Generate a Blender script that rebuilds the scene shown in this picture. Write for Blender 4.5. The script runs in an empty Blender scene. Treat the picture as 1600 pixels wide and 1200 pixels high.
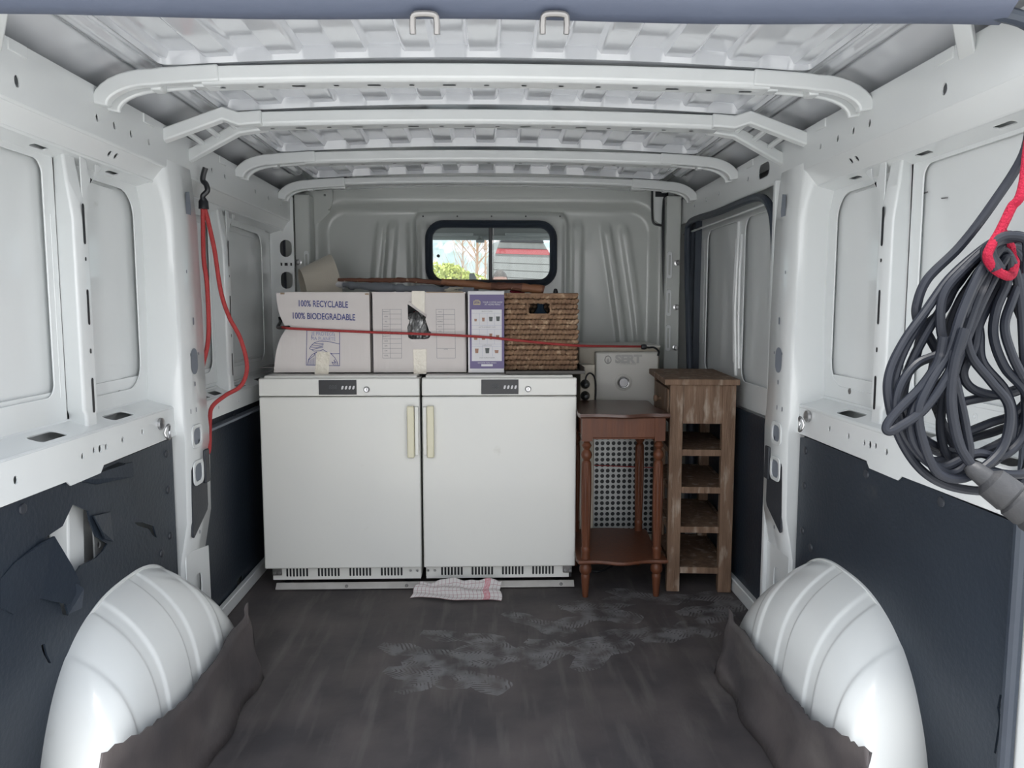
import bpy, bmesh, math, random
from mathutils import Vector, Matrix
from mathutils.geometry import tessellate_polygon
random.seed(7)
PI = math.pi
sc = bpy.context.scene
col = sc.collection

# ------------------------------------------------------------ camera, world, exposure
F_PX, CAM = 1200.0, Vector((0.0, 0.0, 1.06))
PITCH, YAW = math.atan(120/1200), math.atan(35/1200)
Fw = Vector((math.sin(YAW)*math.cos(PITCH), math.cos(YAW)*math.cos(PITCH), -math.sin(PITCH)))
Rt = Vector((math.cos(YAW), -math.sin(YAW), 0))
Up = Rt.cross(Fw)
cam_d = bpy.data.cameras.new('camera'); cam = bpy.data.objects.new('camera', cam_d); col.objects.link(cam)
cam_d.sensor_width = 36; cam_d.lens = 36*F_PX/1600; cam_d.clip_start = .02; cam_d.clip_end = 500
cam.matrix_world = Matrix.Translation(CAM) @ Matrix((Rt, Up, -Fw)).transposed().to_4x4()
sc.camera = cam
w = bpy.data.worlds.new('sky'); sc.world = w; w.use_nodes = True
nt = w.node_tree; nt.nodes.clear()
tc = nt.nodes.new('ShaderNodeTexCoord'); sp = nt.nodes.new('ShaderNodeSeparateXYZ'); cr = nt.nodes.new('ShaderNodeValToRGB')
no = nt.nodes.new('ShaderNodeTexNoise'); no.inputs['Scale'].default_value = 2.2; no.inputs['Detail'].default_value = 5
mx = nt.nodes.new('ShaderNodeMixRGB'); mx.inputs[2].default_value = (1.0, 1.0, 1.0, 1)
cr2 = nt.nodes.new('ShaderNodeValToRGB'); cr2.color_ramp.elements[0].position = .50; cr2.color_ramp.elements[1].position = .66; cr2.color_ramp.elements[1].color = (.55, .55, .55, 1)
cr.color_ramp.elements[0].color = (.98, .985, 1.0, 1); cr.color_ramp.elements[1].color = (.46, .54, .66, 1); cr.color_ramp.elements[1].position = .85
bg = nt.nodes.new('ShaderNodeBackground'); wo = nt.nodes.new('ShaderNodeOutputWorld'); bg.inputs[1].default_value = 2.1
L = nt.links.new
L(tc.outputs['Generated'], sp.inputs[0]); L(sp.outputs['Z'], cr.inputs[0]); L(tc.outputs['Generated'], no.inputs[0])
L(no.outputs[0], cr2.inputs[0]); L(cr2.outputs[0], mx.inputs[0]); L(cr.outputs[0], mx.inputs[1]); L(mx.outputs[0], bg.inputs[0]); L(bg.outputs[0], wo.inputs[0])
sun_d = bpy.data.lights.new('sun', 'SUN'); sun_d.energy = 5.0; sun_d.angle = math.radians(15); sun_d.color = (1, .97, .92)
sun = bpy.data.objects.new('sun', sun_d); col.objects.link(sun)
sun.rotation_euler = (math.radians(10), 0, math.radians(-14))     # veiled sun, high behind the camera
sc.view_settings.view_transform = 'Standard'; sc.view_settings.look = 'None'
sc.view_settings.exposure = 0.62; sc.view_settings.gamma = 1
sc.view_settings.use_curve_mapping = False
sc.cycles.max_bounces = 14; sc.cycles.diffuse_bounces = 8; sc.cycles.transparent_max_bounces = 12
sc.cycles.caustics_reflective = False; sc.cycles.caustics_refractive = False

def P(px, py, X=None, Y=None, Z=None):
    """point of the place that the photograph shows at px,py, on a plane of known X, Y or Z"""
    d = Fw*F_PX + Rt*(px-800) + Up*(600-py)
    if X is not None: t = (X-CAM.x)/d.x
    elif Y is not None: t = (Y-CAM.y)/d.y
    else: t = (Z-CAM.z)/d.z
    return CAM + d*t

# ------------------------------------------------------------ materials
def mat(name, c, rough=.5, metal=0, spec=.5, bump=None, var=None, coat=0, emit=None, wear=None, trans=0, sheen=0):
    """bump=(scale,strength[,stretch xyz]); var=(scale, colour2, amount[,stretch]); wear=(scale, lo, hi, colour)"""
    m = bpy.data.materials.new(name); m.use_nodes = True
    n = m.node_tree.nodes; l = m.node_tree.links.new; b = n['Principled BSDF']
    b.inputs['Base Color'].default_value = (*c, 1); b.inputs['Roughness'].default_value = rough
    b.inputs['Metallic'].default_value = metal; b.inputs['Specular IOR Level'].default_value = spec
    b.inputs['Coat Weight'].default_value = coat; b.inputs['Coat Roughness'].default_value = .08
    b.inputs['Transmission Weight'].default_value = trans; b.inputs['Sheen Weight'].default_value = sheen
    t = n.new('ShaderNodeTexCoord')
    def noise(scale, st=None, detail=4):
        x = n.new('ShaderNodeTexNoise'); x.inputs['Scale'].default_value = scale; x.inputs['Detail'].default_value = detail
        if st:
            mp = n.new('ShaderNodeMapping'); mp.inputs['Scale'].default_value = st; l(t.outputs['Object'], mp.inputs[0]); l(mp.outputs[0], x.inputs[0])
        else: l(t.outputs['Object'], x.inputs[0])
        return x
    cur = None
    if var:
        x = noise(var[0], var[3] if len(var) > 3 else None)
        r = n.new('ShaderNodeValToRGB'); r.color_ramp.elements[0].position = .5-var[2]/2; r.color_ramp.elements[1].position = .5+var[2]/2
        r.color_ramp.elements[0].color = (*c, 1); r.color_ramp.elements[1].color = (*var[1], 1)
        l(x.outputs[0], r.inputs[0]); cur = r.outputs[0]
    if wear:
        x = noise(wear[0], wear[4] if len(wear) > 4 else None, 8)
        r = n.new('ShaderNodeValToRGB'); r.color_ramp.elements[0].position = wear[1]; r.color_ramp.elements[1].position = wear[2]
        l(x.outputs[0], r.inputs[0]); k = n.new('ShaderNodeMixRGB'); l(r.outputs[0], k.inputs[0])
        if cur: l(cur, k.inputs[1])
        else: k.inputs[1].default_value = (*c, 1)
        k.inputs[2].default_value = (*wear[3], 1); cur = k.outputs[0]
    if cur: l(cur, b.inputs['Base Color'])
    if bump:
        x = noise(bump[0], bump[2] if len(bump) > 2 else None)
        bm_ = n.new('ShaderNodeBump'); bm_.inputs['Strength'].default_value = bump[1]; bm_.inputs['Distance'].default_value = .01
        l(x.outputs[0], bm_.inputs['Height']); l(bm_.outputs[0], b.inputs['Normal'])
    if emit: b.inputs['Emission Color'].default_value = (*emit[0], 1); b.inputs['Emission Strength'].default_value = emit[1]
    return m
PAINT = mat('van paint', (.68, .70, .70), .32, coat=.6, bump=(3, .02), var=(4, (.64, .66, .66), .5), wear=(7, .74, .80, (.50, .51, .49)))
ARCHP = mat('arch paint', (.66, .675, .665), .30, coat=.6, bump=(6, .03), wear=(5, .66, .74, (.55, .55, .52)))
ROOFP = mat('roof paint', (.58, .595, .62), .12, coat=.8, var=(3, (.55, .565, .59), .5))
BULKP = mat('bulkhead paint', (.50, .52, .50), .32, coat=.4, bump=(3, .03), var=(3, (.47, .49, .47), .5))
DARKP = mat('cavity paint', (.20, .22, .26), .6, var=(8, (.16, .18, .21), .5))
LINER = mat('liner board', (.012, .018, .028), .42, spec=.32, bump=(90, .12), var=(3, (.026, .034, .046), .5), wear=(9, .68, .86, (.05, .055, .06)))
LINERB = mat('liner back', (.03, .028, .03), .8, bump=(60, .2), var=(9, (.045, .04, .04), .6))
PLAST = mat('black plastic', (.022, .026, .034), .5, bump=(200, .1), var=(20, (.03, .033, .04), .5))
RUBBER = mat('rubber seal', (.018, .025, .04), .45, bump=(40, .1), var=(6, (.03, .04, .055), .5))
SEALG = mat('rear seal rubber', (.065, .078, .115), .55, bump=(25, .15), var=(5, (.075, .09, .13), .6))
STEEL = mat('steel', (.55, .55, .55), .3, 1, bump=(60, .05), var=(10, (.42, .42, .43), .6))
DULL = mat('dull steel', (.22, .215, .21), .42, .8, bump=(30, .1), var=(8, (.28, .27, .26), .6))
FRID = mat('fridge enamel', (.74, .735, .69), .38, coat=.25, bump=(1.6, .05), var=(2.5, (.70, .70, .67), .5), wear=(9, .72, .80, (.62, .61, .56)))
CREAM = mat('cream plastic', (.74, .70, .53), .4, var=(12, (.70, .66, .48), .5))
CARD = mat('white cardboard', (.66, .62, .60), .8, bump=(50, .10, (1, 1, .1)), var=(4, (.61, .57, .55), .6))
CARDB = mat('cardboard edge', (.30, .22, .15), .9, var=(20, (.36, .27, .19), .6))
TAPE = mat('packing tape', (.66, .60, .50), .25, coat=.4, bump=(60, .35), var=(30, (.72, .68, .58), .6))
INK = mat('blue ink', (.035, .045, .19), .8, var=(300, (.10, .11, .28), .3))
INKF = mat('faded ink', (.18, .19, .34), .8, var=(300, (.30, .30, .40), .3))
INKL = mat('light ink', (.22, .24, .42), .8, var=(300, (.38, .40, .52), .3))
INKG = mat('grey ink', (.22, .22, .24), .8, var=(300, (.28, .28, .30), .3))
PURP = mat('purple print', (.10, .075, .20), .45, var=(9, (.12, .09, .22), .5))
PWHITE = mat('white print', (.66, .65, .66), .5, var=(9, (.62, .61, .63), .5))
GOLD = mat('gold print', (.45, .38, .22), .5, var=(90, (.5, .42, .25), .5))
BROWNI = mat('brown print', (.30, .16, .11), .6, var=(90, (.36, .2, .14), .5))
GREYI = mat('dark cup print', (.06, .07, .07), .6, var=(90, (.09, .1, .1), .5))
WICK = mat('wicker', (.36, .225, .135), .75, bump=(120, .5, (1, 1, 3)), var=(28, (.20, .115, .07), .5), wear=(40, .56, .66, (.50, .35, .23)))
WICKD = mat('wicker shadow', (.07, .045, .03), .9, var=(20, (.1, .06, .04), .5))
OAK = mat('washed oak', (.235, .150, .100), .65, spec=.3, bump=(60, .4, (4, 4, .3)), var=(18, (.12, .072, .045), .5, (3, 3, .3)), wear=(16, .54, .70, (.36, .29, .23), (2, 2, .5)))
MAHO = mat('reddish stained wood', (.135, .044, .018), .48, spec=.3, coat=.06, bump=(40, .08, (4, 4, .3)), var=(20, (.085, .032, .018), .6, (3, 3, .3)))
MAHOT = mat('reddish table top', (.085, .036, .022), .36, coat=.2, var=(14, (.07, .033, .023), .6, (3, .4, 3)))
BARK = mat('bark', (.085, .032, .02), .7, bump=(60, .7, (.4, 2, 2)), var=(30, (.16, .065, .035), .5, (.3, 1, 1)), wear=(60, .64, .70, (.35, .25, .17)))
BARKC = mat('peeled bark', (.26, .115, .05), .6, bump=(60, .4, (.4, 2, 2)), var=(20, (.14, .055, .028), .6, (.4, 1, 1)))
SHADE = mat('lampshade fabric', (.56, .51, .43), .9, bump=(200, .1), var=(5, (.50, .46, .39), .5), sheen=.2)
GREYL = mat('grey painted wood', (.25, .27, .30), .45, var=(10, (.22, .24, .27), .5))
RED = mat('red elastic', (.40, .035, .035), .6, bump=(250, .4), var=(200, (.30, .03, .03), .6))
REDR = mat('red rope', (.27, .010, .028), .85, spec=.2, bump=(300, .6), var=(150, (.26, .008, .03), .6))
CABLE = mat('cable rubber', (.005, .007, .012), .48, spec=.28, bump=(20, .1), var=(14, (.015, .017, .024), .6), wear=(30, .64, .74, (.04, .04, .045)))
PLUG = mat('grey plug rubber', (.016, .017, .020), .6, bump=(60, .2), var=(20, (.026, .026, .028), .6))
BRASS = mat('copper', (.55, .33, .12), .35, 1, var=(50, (.6, .4, .2), .5))
APPL = mat('appliance enamel', (.52, .51, .47), .35, coat=.3, var=(4, (.47, .46, .43), .6), wear=(9, .66, .76, (.42, .40, .36)))
APPLB = mat('appliance body', (.50, .47, .40), .5, var=(9, (.36, .31, .24), .6))
FOIL = mat('foil wrap', (.5, .5, .49), .35, .5, bump=(45, 1.0), var=(30, (.30, .30, .31), .6))
BLACK = mat('black', (.008, .009, .012), .4, var=(30, (.012, .013, .016), .5))
def thin_glass():
    m = bpy.data.materials.new('thin glass'); m.use_nodes = True; n = m.node_tree.nodes; l = m.node_tree.links.new; n.clear()
    a = n.new('ShaderNodeBsdfTransparent'); a.inputs[0].default_value = (.90, .93, .92, 1); b = n.new('ShaderNodeBsdfGlossy'); b.inputs['Roughness'].default_value = .02
    f = n.new('ShaderNodeFresnel'); f.inputs[0].default_value = 1.35; k = n.new('ShaderNodeMixShader'); o = n.new('ShaderNodeOutputMaterial')
    l(f.outputs[0], k.inputs[0]); l(a.outputs[0], k.inputs[1]); l(b.outputs[0], k.inputs[2]); l(k.outputs[0], o.inputs[0]); return m
GLASS = thin_glass()
HEADL = mat('headliner', (.17, .18, .18), .9, bump=(200, .1), var=(9, (.15, .16, .16), .5))
DASH = mat('dash plastic', (.05, .055, .06), .6, bump=(150, .1), var=(9, (.06, .065, .07), .5))
GROUND = mat('gravel yard', (.60, .59, .57), .9, bump=(8, .5), var=(3, (.52, .51, .49), .6))
SKIN = mat('skin', (.26, .14, .11), .55, var=(10, (.23, .12, .095), .5))
HAIR = mat('dark hair', (.03, .022, .018), .6, bump=(90, .6), var=(40, (.05, .035, .03), .5))
SHIRT = mat('dark jumper', (.05, .06, .09), .9, bump=(90, .3), var=(9, (.06, .07, .1), .5))
JEANS = mat('jeans', (.05, .07, .12), .9, bump=(90, .3), var=(9, (.06, .09, .15), .5))
TRAIL = mat('ribbed trailer side', (.22, .215, .21), .45, var=(3, (.15, .145, .14), .6, (3, 3, .2)))
REDST = mat('red stripe', (.26, .035, .04), .5, var=(3, (.36, .05, .06), .6))
LEAFY = mat('yellow green leaves', (.50, .50, .12), .6, var=(4, (.30, .36, .09), .6))
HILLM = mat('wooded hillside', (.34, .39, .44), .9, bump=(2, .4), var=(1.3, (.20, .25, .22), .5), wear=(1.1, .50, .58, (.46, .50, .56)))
TWIG = mat('bare twigs', (.32, .19, .12), .9, var=(3, (.4, .26, .18), .6))
CAMPER = mat('light cab plastic', (.32, .34, .34), .6, var=(9, (.36, .38, .38), .6))

def cloth_mat():
    m = bpy.data.materials.new('checked tea towel'); m.use_nodes = True
    n = m.node_tree.nodes; l = m.node_tree.links.new; b = n['Principled BSDF']; b.inputs['Roughness'].default_value = .9
    a = n.new('ShaderNodeAttribute'); a.attribute_name = 'weave'; s = n.new('ShaderNodeSeparateXYZ'); l(a.outputs['Vector'], s.inputs[0])
    def mth(op, x, y=None):
        k = n.new('ShaderNodeMath'); k.operation = op
        for i, v in enumerate((x, y)):
            if v is None: continue
            if isinstance(v, (int, float)): k.inputs[i].default_value = v
            else: l(v, k.inputs[i])
        return k.outputs[0]
    gx = mth('LESS_THAN', mth('FRACT', mth('MULTIPLY', s.outputs[0], 22)), .12)
    gy = mth('LESS_THAN', mth('FRACT', mth('MULTIPLY', s.outputs[1], 7)), .10)
    g = mth('MAXIMUM', gx, gy)
    inb = mth('MULTIPLY', mth('GREATER_THAN', s.outputs[0], .80), mth('LESS_THAN', s.outputs[0], .87))
    st = mth('MULTIPLY', inb, mth('LESS_THAN', mth('FRACT', mth('MULTIPLY', s.outputs[0], 70)), .6))
    k1 = n.new('ShaderNodeMixRGB'); k1.inputs[1].default_value = (.55, .53, .52, 1); k1.inputs[2].default_value = (.36, .24, .25, 1); l(g, k1.inputs[0])
    k2 = n.new('ShaderNodeMixRGB'); k2.inputs[2].default_value = (.50, .14, .18, 1); l(k1.outputs[0], k2.inputs[1]); l(st, k2.inputs[0])
    l(k2.outputs[0], b.inputs['Base Color']); return m
TOWEL = cloth_mat()

def floor_mat():
    m = bpy.data.materials.new('rubber floor mat'); m.use_nodes = True
    n = m.node_tree.nodes; l = m.node_tree.links.new; b = n['Principled BSDF']
    geo = n.new('ShaderNodeNewGeometry')
    def mth(op, x, y=None, z=None):
        k = n.new('ShaderNodeMath'); k.operation = op
        for i, v in enumerate((x, y, z)):
            if v is None: continue
            if isinstance(v, (int, float)): k.inputs[i].default_value = v
            else: l(v, k.inputs[i])
        return k.outputs[0]
    def noise(scale, st=(1, 1, 1), detail=5):
        mp = n.new('ShaderNodeMapping'); mp.inputs['Scale'].default_value = st; l(geo.outputs['Position'], mp.inputs[0])
        x = n.new('ShaderNodeTexNoise'); x.inputs['Scale'].default_value = scale; x.inputs['Detail'].default_value = detail; l(mp.outputs[0], x.inputs[0]); return x.outputs[0]
    def ramp(x, a, c_):
        r = n.new('ShaderNodeMapRange'); r.inputs[1].default_value = a; r.inputs[2].default_value = c_; l(x, r.inputs[0]); return r.outputs[0]
    k = n.new('ShaderNodeMixRGB'); k.inputs[1].default_value = (.052, .047, .050, 1); k.inputs[2].default_value = (.098, .084, .082, 1); l(ramp(noise(4.5), .35, .7), k.inputs[0])
    k2 = n.new('ShaderNodeMixRGB'); k2.inputs[2].default_value = (.13, .118, .112, 1); l(k.outputs[0], k2.inputs[1]); l(mth('MULTIPLY', ramp(noise(9, (3, .35, 1)), .52, .75), .7), k2.inputs[0])
    # footprint group: chevron tread inside a waisted sole
    g = bpy.data.node_groups.new('footprint', 'ShaderNodeTree')
    g.interface.new_socket('Position', in_out='INPUT', socket_type='NodeSocketVector')
    g.interface.new_socket('Centre', in_out='INPUT', socket_type='NodeSocketVector')
    g.interface.new_socket('Angle', in_out='INPUT', socket_type='NodeSocketFloat')
    g.interface.new_socket('Mask', in_out='OUTPUT', socket_type='NodeSocketFloat')
    gi = g.nodes.new('NodeGroupInput'); go = g.nodes.new('NodeGroupOutput'); gl = g.links.new
    su = g.nodes.new('ShaderNodeVectorMath'); su.operation = 'SUBTRACT'; gl(gi.outputs[0], su.inputs[0]); gl(gi.outputs[1], su.inputs[1])
    ro = g.nodes.new('ShaderNodeVectorRotate'); ro.rotation_type = 'Z_AXIS'; gl(su.outputs[0], ro.inputs['Vector']); gl(gi.outputs[2], ro.inputs['Angle'])
    se = g.nodes.new('ShaderNodeSeparateXYZ'); gl(ro.outputs[0], se.inputs[0])
    def gm(op, x, y=None, z=None):
        k_ = g.nodes.new('ShaderNodeMath'); k_.operation = op
        for i, v in enumerate((x, y, z)):
            if v is None: continue
            if isinstance(v, (int, float)): k_.inputs[i].default_value = v
            else: gl(v, k_.inputs[i])
        return k_.outputs[0]
    X, Yv = se.outputs[0], se.outputs[1]
    hw = gm('ADD', .040, gm('MULTIPLY', gm('COSINE', gm('MULTIPLY', X, 44)), -.010))     # half width with a waist
    hw = gm('ADD', hw, gm('MULTIPLY', X, .06))
    inw = gm('LESS_THAN', gm('ABSOLUTE', Yv), hw)
    inl = gm('LESS_THAN', gm('ADD', gm('POWER', gm('MULTIPLY', gm('ABSOLUTE', X), 7.1), 4), gm('POWER', gm('MULTIPLY', gm('ABSOLUTE', Yv), 17), 4)), 1)
    nz = g.nodes.new('ShaderNodeTexNoise'); nz.inputs['Scale'].default_value = 22; gl(gi.outputs[0], nz.inputs[0])
    ch = gm('SINE', gm('MULTIPLY', gm('ADD', gm('ADD', X, gm('MULTIPLY', gm('ABSOLUTE', Yv), .9)), gm('MULTIPLY', nz.outputs[0], .02)), 420))
    chm = gm('GREATER_THAN', ch, -.25)
    worn = gm('GREATER_THAN', nz.outputs[0], .50)
    tread = gm('MAXIMUM', chm, gm('MULTIPLY', worn, .85))
    edge = gm('SMOOTH_MAX', tread, 0.0, 0.0)
    mask = gm('MULTIPLY', gm('MULTIPLY', inw, inl), edge)
    nz2 = g.nodes.new('ShaderNodeTexNoise'); nz2.inputs['Scale'].default_value = 14; gl(gi.outputs[0], nz2.inputs[0])
    fade = g.nodes.new('ShaderNodeMapRange'); fade.inputs[1].default_value = .36; fade.inputs[2].default_value = .60; gl(nz2.outputs[0], fade.inputs[0])
    gl(gm('MULTIPLY', mask, fade.outputs[0]), go.inputs[0])
    tot = None
    for (px, py, px2, py2) in FEET:
        a, c_ = P(px, py, Z=0), P(px2, py2, Z=0); mid = (a+c_)/2
        gn = n.new('ShaderNodeGroup'); gn.node_tree = g; l(geo.outputs['Position'], gn.inputs[0])
        gn.inputs[1].default_value = mid; gn.inputs[2].default_value = -math.atan2(c_.y-a.y, c_.x-a.x)
        tot = gn.outputs[0] if tot is None else mth('MAXIMUM', tot, gn.outputs[0])
    k3 = n.new('ShaderNodeMixRGB'); k3.inputs[2].default_value = (.22, .22, .225, 1); l(k2.outputs[0], k3.inputs[1]); l(mth('MULTIPLY', tot, .62), k3.inputs[0])
    l(k3.outputs[0], b.inputs['Base Color']); b.inputs['Roughness'].default_value = .62; b.inputs['Specular IOR Level'].default_value = .35
    bp = n.new('ShaderNodeBump'); bp.inputs['Strength'].default_value = .25; bp.inputs['Distance'].default_value = .004; l(noise(40), bp.inputs['Height']); l(bp.outputs[0], b.inputs['Normal'])
    return m
FEET = [(622,1012,690,1025),(668,1030,730,1020),(655,1065,700,1040),(705,1045,760,1065),(676,990,770,1000),(765,1005,830,1030),(762,1032,820,1022),
        (800,960,880,985),(848,1005,925,1020),(850,1022,925,1005),(872,975,970,955),(900,950,985,965),(925,1030,955,1012),(965,990,1040,985),
        (1030,995,1095,985),(975,925,1035,935),(1040,935,1130,930),(1080,955,1145,945),(1085,975,1110,965),(905,945,960,940),(640,1050,700,1060)]

# ------------------------------------------------------------ mesh helpers
class MB:
    def __init__(s): s.v = []; s.f = []
    def add(s, vs, fs):
        o = len(s.v); s.v += [tuple(x) for x in vs]; s.f += [tuple(i+o for i in f) for f in fs]; return s
    def box(s, c, d, m=None):
        vs = [Vector((c[0]+d[0]*x/2, c[1]+d[1]*y/2, c[2]+d[2]*z/2)) for x in (-1, 1) for y in (-1, 1) for z in (-1, 1)]
        if m: vs = [m @ v for v in vs]
        return s.add(vs, [(0,1,3,2),(4,6,7,5),(0,4,5,1),(2,3,7,6),(0,2,6,4),(1,5,7,3)])
    def bx(s, x0, x1, y0, y1, z0, z1, m=None): return s.box(((x0+x1)/2,(y0+y1)/2,(z0+z1)/2), (abs(x1-x0),abs(y1-y0),abs(z1-z0)), m)
    def plate(s, O, U, V, outer, holes=(), t=.003):
        """flat sheet with real holes, extruded t along U x V"""
        O, U, V = Vector(O), Vector(U).normalized(), Vector(V).normalized(); N = U.cross(V)
        loops = [list(outer)]+[list(h) for h in holes]
        flat = [p for lp in loops for p in lp]
        tris = tessellate_polygon([[Vector((p[0], p[1], 0)) for p in lp] for lp in loops])
        n = len(flat); vs = [O+U*p[0]+V*p[1] for p in flat] + [O+U*p[0]+V*p[1]+N*t for p in flat]
        fs = [tuple(tr) for tr in tris]+[tuple(i+n for i in reversed(tr)) for tr in tris]; k = 0
        for lp in loops:
            m_ = len(lp)
            for i in range(m_): j = (i+1) % m_; fs.append((k+i, k+j, k+j+n, k+i+n))
            k += m_
        return s.add(vs, fs)
    def tube(s, pts, r, n=8, closed=False, flat=1):
        pts = [Vector(p) for p in pts]; m_ = len(pts); rs = r if isinstance(r, (list, tuple)) else [r]*m_
        up = None; base = len(s.v); vs = []; fs = []
        for i, p in enumerate(pts):
            if closed: d = pts[(i+1) % m_]-pts[i-1]
            else: d = pts[min(i+1, m_-1)]-pts[max(i-1, 0)]
            d = d.normalized() if d.length > 1e-9 else Vector((0, 0, 1))
            if up is None: up = d.orthogonal().normalized()
            up = (up-d*up.dot(d)); up = up.normalized() if up.length > 1e-6 else d.orthogonal().normalized()
            sd = d.cross(up)
            for k in range(n): a = 2*PI*k/n; vs.append(p+(up*math.cos(a)+sd*math.sin(a)*flat)*rs[i])
        for i in range(m_ if closed else m_-1):
            j = (i+1) % m_
            for k in range(n): k2 = (k+1) % n; fs.append((i*n+k, i*n+k2, j*n+k2, j*n+k))
        if not closed: fs.append(tuple(range(n-1, -1, -1))); fs.append(tuple((m_-1)*n+k for k in range(n)))
        return s.add(vs, fs)
    def lathe(s, prof, m=None, n=20):
        vs = []; fs = []
        for r, z in prof:
            for k in range(n): a = 2*PI*k/n; v = Vector((max(r, 1e-4)*math.cos(a), max(r, 1e-4)*math.sin(a), z)); vs.append(m @ v if m else v)
        for i in range(len(prof)-1):
            for k in range(n): k2 = (k+1) % n; fs.append((i*n+k, i*n+k2, (i+1)*n+k2, (i+1)*n+k))
        fs.append(tuple(range(n-1, -1, -1))); fs.append(tuple((len(prof)-1)*n+k for k in range(n)))
        return s.add(vs, fs)
    def sweep(s, prof, path, closed=True):
        """prof offsets as 3-vectors added to each path point"""
        n = len(prof); vs = [Vector(p)+Vector(q) for p in path for q in prof]; fs = []
        for i in range(len(path)-1):
            for k in range(n if closed else n-1): k2 = (k+1) % n; fs.append((i*n+k, i*n+k2, (i+1)*n+k2, (i+1)*n+k))
        if closed: fs.append(tuple(range(n-1, -1, -1))); fs.append(tuple((len(path)-1)*n+k for k in range(n)))
        return s.add(vs, fs)
    def grid(s, fn, nu, nv, skip=None):
        vs = [fn(i/nu, j/nv) for i in range(nu+1) for j in range(nv+1)]; fs = []
        for i in range(nu):
            for j in range(nv):
                if skip and skip((i+.5)/nu, (j+.5)/nv): continue
                a = i*(nv+1)+j; fs.append((a, a+nv+1, a+nv+2, a+1))
        return s.add(vs, fs)
    def build(s, name, m, parent=None, bevel=0, smooth=False, seg=2, angle=None, subsurf=0, keepn=False):
        me = bpy.data.meshes.new(name); me.from_pydata(s.v, [], s.f)
        if not keepn:
            bm = bmesh.new(); bm.from_mesh(me); bmesh.ops.recalc_face_normals(bm, faces=bm.faces); bm.to_mesh(me); bm.free()
        me.materials.append(m); o = bpy.data.objects.new(name, me); col.objects.link(o)
        if parent: o.parent = parent
        if bevel:
            b = o.modifiers.new('bevel', 'BEVEL'); b.width = bevel; b.segments = seg; b.limit_method = 'ANGLE'; b.angle_limit = math.radians(35)
        if subsurf: q = o.modifiers.new('sub', 'SUBSURF'); q.levels = q.render_levels = subsurf
        if smooth or bevel:
            for p in me.polygons: p.use_smooth = True
            try: me.set_sharp_from_angle(angle=math.radians(angle if angle else 35))
            except Exception: pass
        return o
def tag(o, label=None, cat=None, group=None, kind=None):
    if label: o['label'] = label
    if cat: o['category'] = cat
    if group: o['group'] = group
    if kind: o['kind'] = kind
    return o
def empty(name, loc, label=None, cat=None, group=None, kind=None, rz=0):
    o = bpy.data.objects.new(name, None); col.objects.link(o); o.location = loc; o.rotation_euler = (0, 0, rz); o.empty_display_size = .05
    return tag(o, label, cat, group, kind)
def setp(o, parent):
    """parent keeping the world place of a mesh built in world coordinates"""
    o.parent = parent; o.matrix_parent_inverse = parent_matrix(parent).inverted(); return o
def parent_matrix(p):
    m = Matrix.Translation(p.location) @ p.rotation_euler.to_matrix().to_4x4()
    return (parent_matrix(p.parent) @ p.matrix_parent_inverse @ m) if p.parent else m
def wb(mb, name, m, parent, **k): return setp(mb.build(name, m, None, **k), parent)
def circ(cx, cy, r, n=12, ry=None): ry = ry or r; return [(cx+r*math.cos(2*PI*k/n), cy+ry*math.sin(2*PI*k/n)) for k in range(n)]
def rrect(cx, cy, w_, h_, r, n=4):
    out = []; r = min(r, w_/2-1e-5, h_/2-1e-5)
    for sx, sy, a0 in ((1, 1, 0), (-1, 1, 90), (-1, -1, 180), (1, -1, 270)):
        for k in range(n+1): a = math.radians(a0+90*k/n); out.append((cx+sx*(w_/2-r)+r*math.cos(a), cy+sy*(h_/2-r)+r*math.sin(a)))
    return out
def smooth_path(pts, per=8, closed=False):
    pts = [Vector(p) for p in pts]; out = []; n = len(pts); R = range(n if closed else n-1)
    for i in R:
        g = (lambda k: pts[k % n]) if closed else (lambda k: pts[max(0, min(n-1, k))])
        p0, p1, p2, p3 = g(i-1), g(i), g(i+1), g(i+2)
        for k in range(per):
            t = k/per; out.append(.5*((2*p1)+(-p0+p2)*t+(2*p0-5*p1+4*p2-p3)*t*t+(-p0+3*p1-3*p2+p3)*t**3))
    if not closed: out.append(pts[-1])
    return out
def ss(a, b, x): t = max(0, min(1, (x-a)/(b-a))); return t*t*(3-2*t)
def text(name, body, size, m, O, U, V, parent, align='CENTER', sx=1.0, depth=.0004, bold=0):
    """lettering as thin flat geometry on the plane O,U,V; width scaled by sx"""
    cu = bpy.data.curves.new(name, 'FONT'); cu.body = body; cu.size = size; cu.align_x = align; cu.align_y = 'CENTER'; cu.extrude = depth; cu.offset = bold; cu.resolution_u = 3
    o = bpy.data.objects.new('tmp', cu); col.objects.link(o)
    dg = bpy.context.evaluated_depsgraph_get(); me = bpy.data.meshes.new_from_object(o.evaluated_get(dg)); bpy.data.objects.remove(o); bpy.data.curves.remove(cu)
    U, V = Vector(U).normalized(), Vector(V).normalized(); N = U.cross(V)
    M = Matrix.Translation(Vector(O)) @ Matrix((U, V, N)).transposed().to_4x4() @ Matrix.Diagonal((sx, 1, 1, 1))
    me.transform(M); me.materials.clear(); me.materials.append(m); me.name = name
    t = bpy.data.objects.new(name, me); col.objects.link(t)
    return setp(t, parent)
UX, UZ = Vector((1, 0, 0)), Vector((0, 0, 1))

# ============================================================ THE VAN SHELL
YR, YF = 1.22, 3.62            # rear opening, bulkhead
XW = .968                      # outer skin
BOWS = [1.78, 2.18, 2.73, 3.27]
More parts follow.
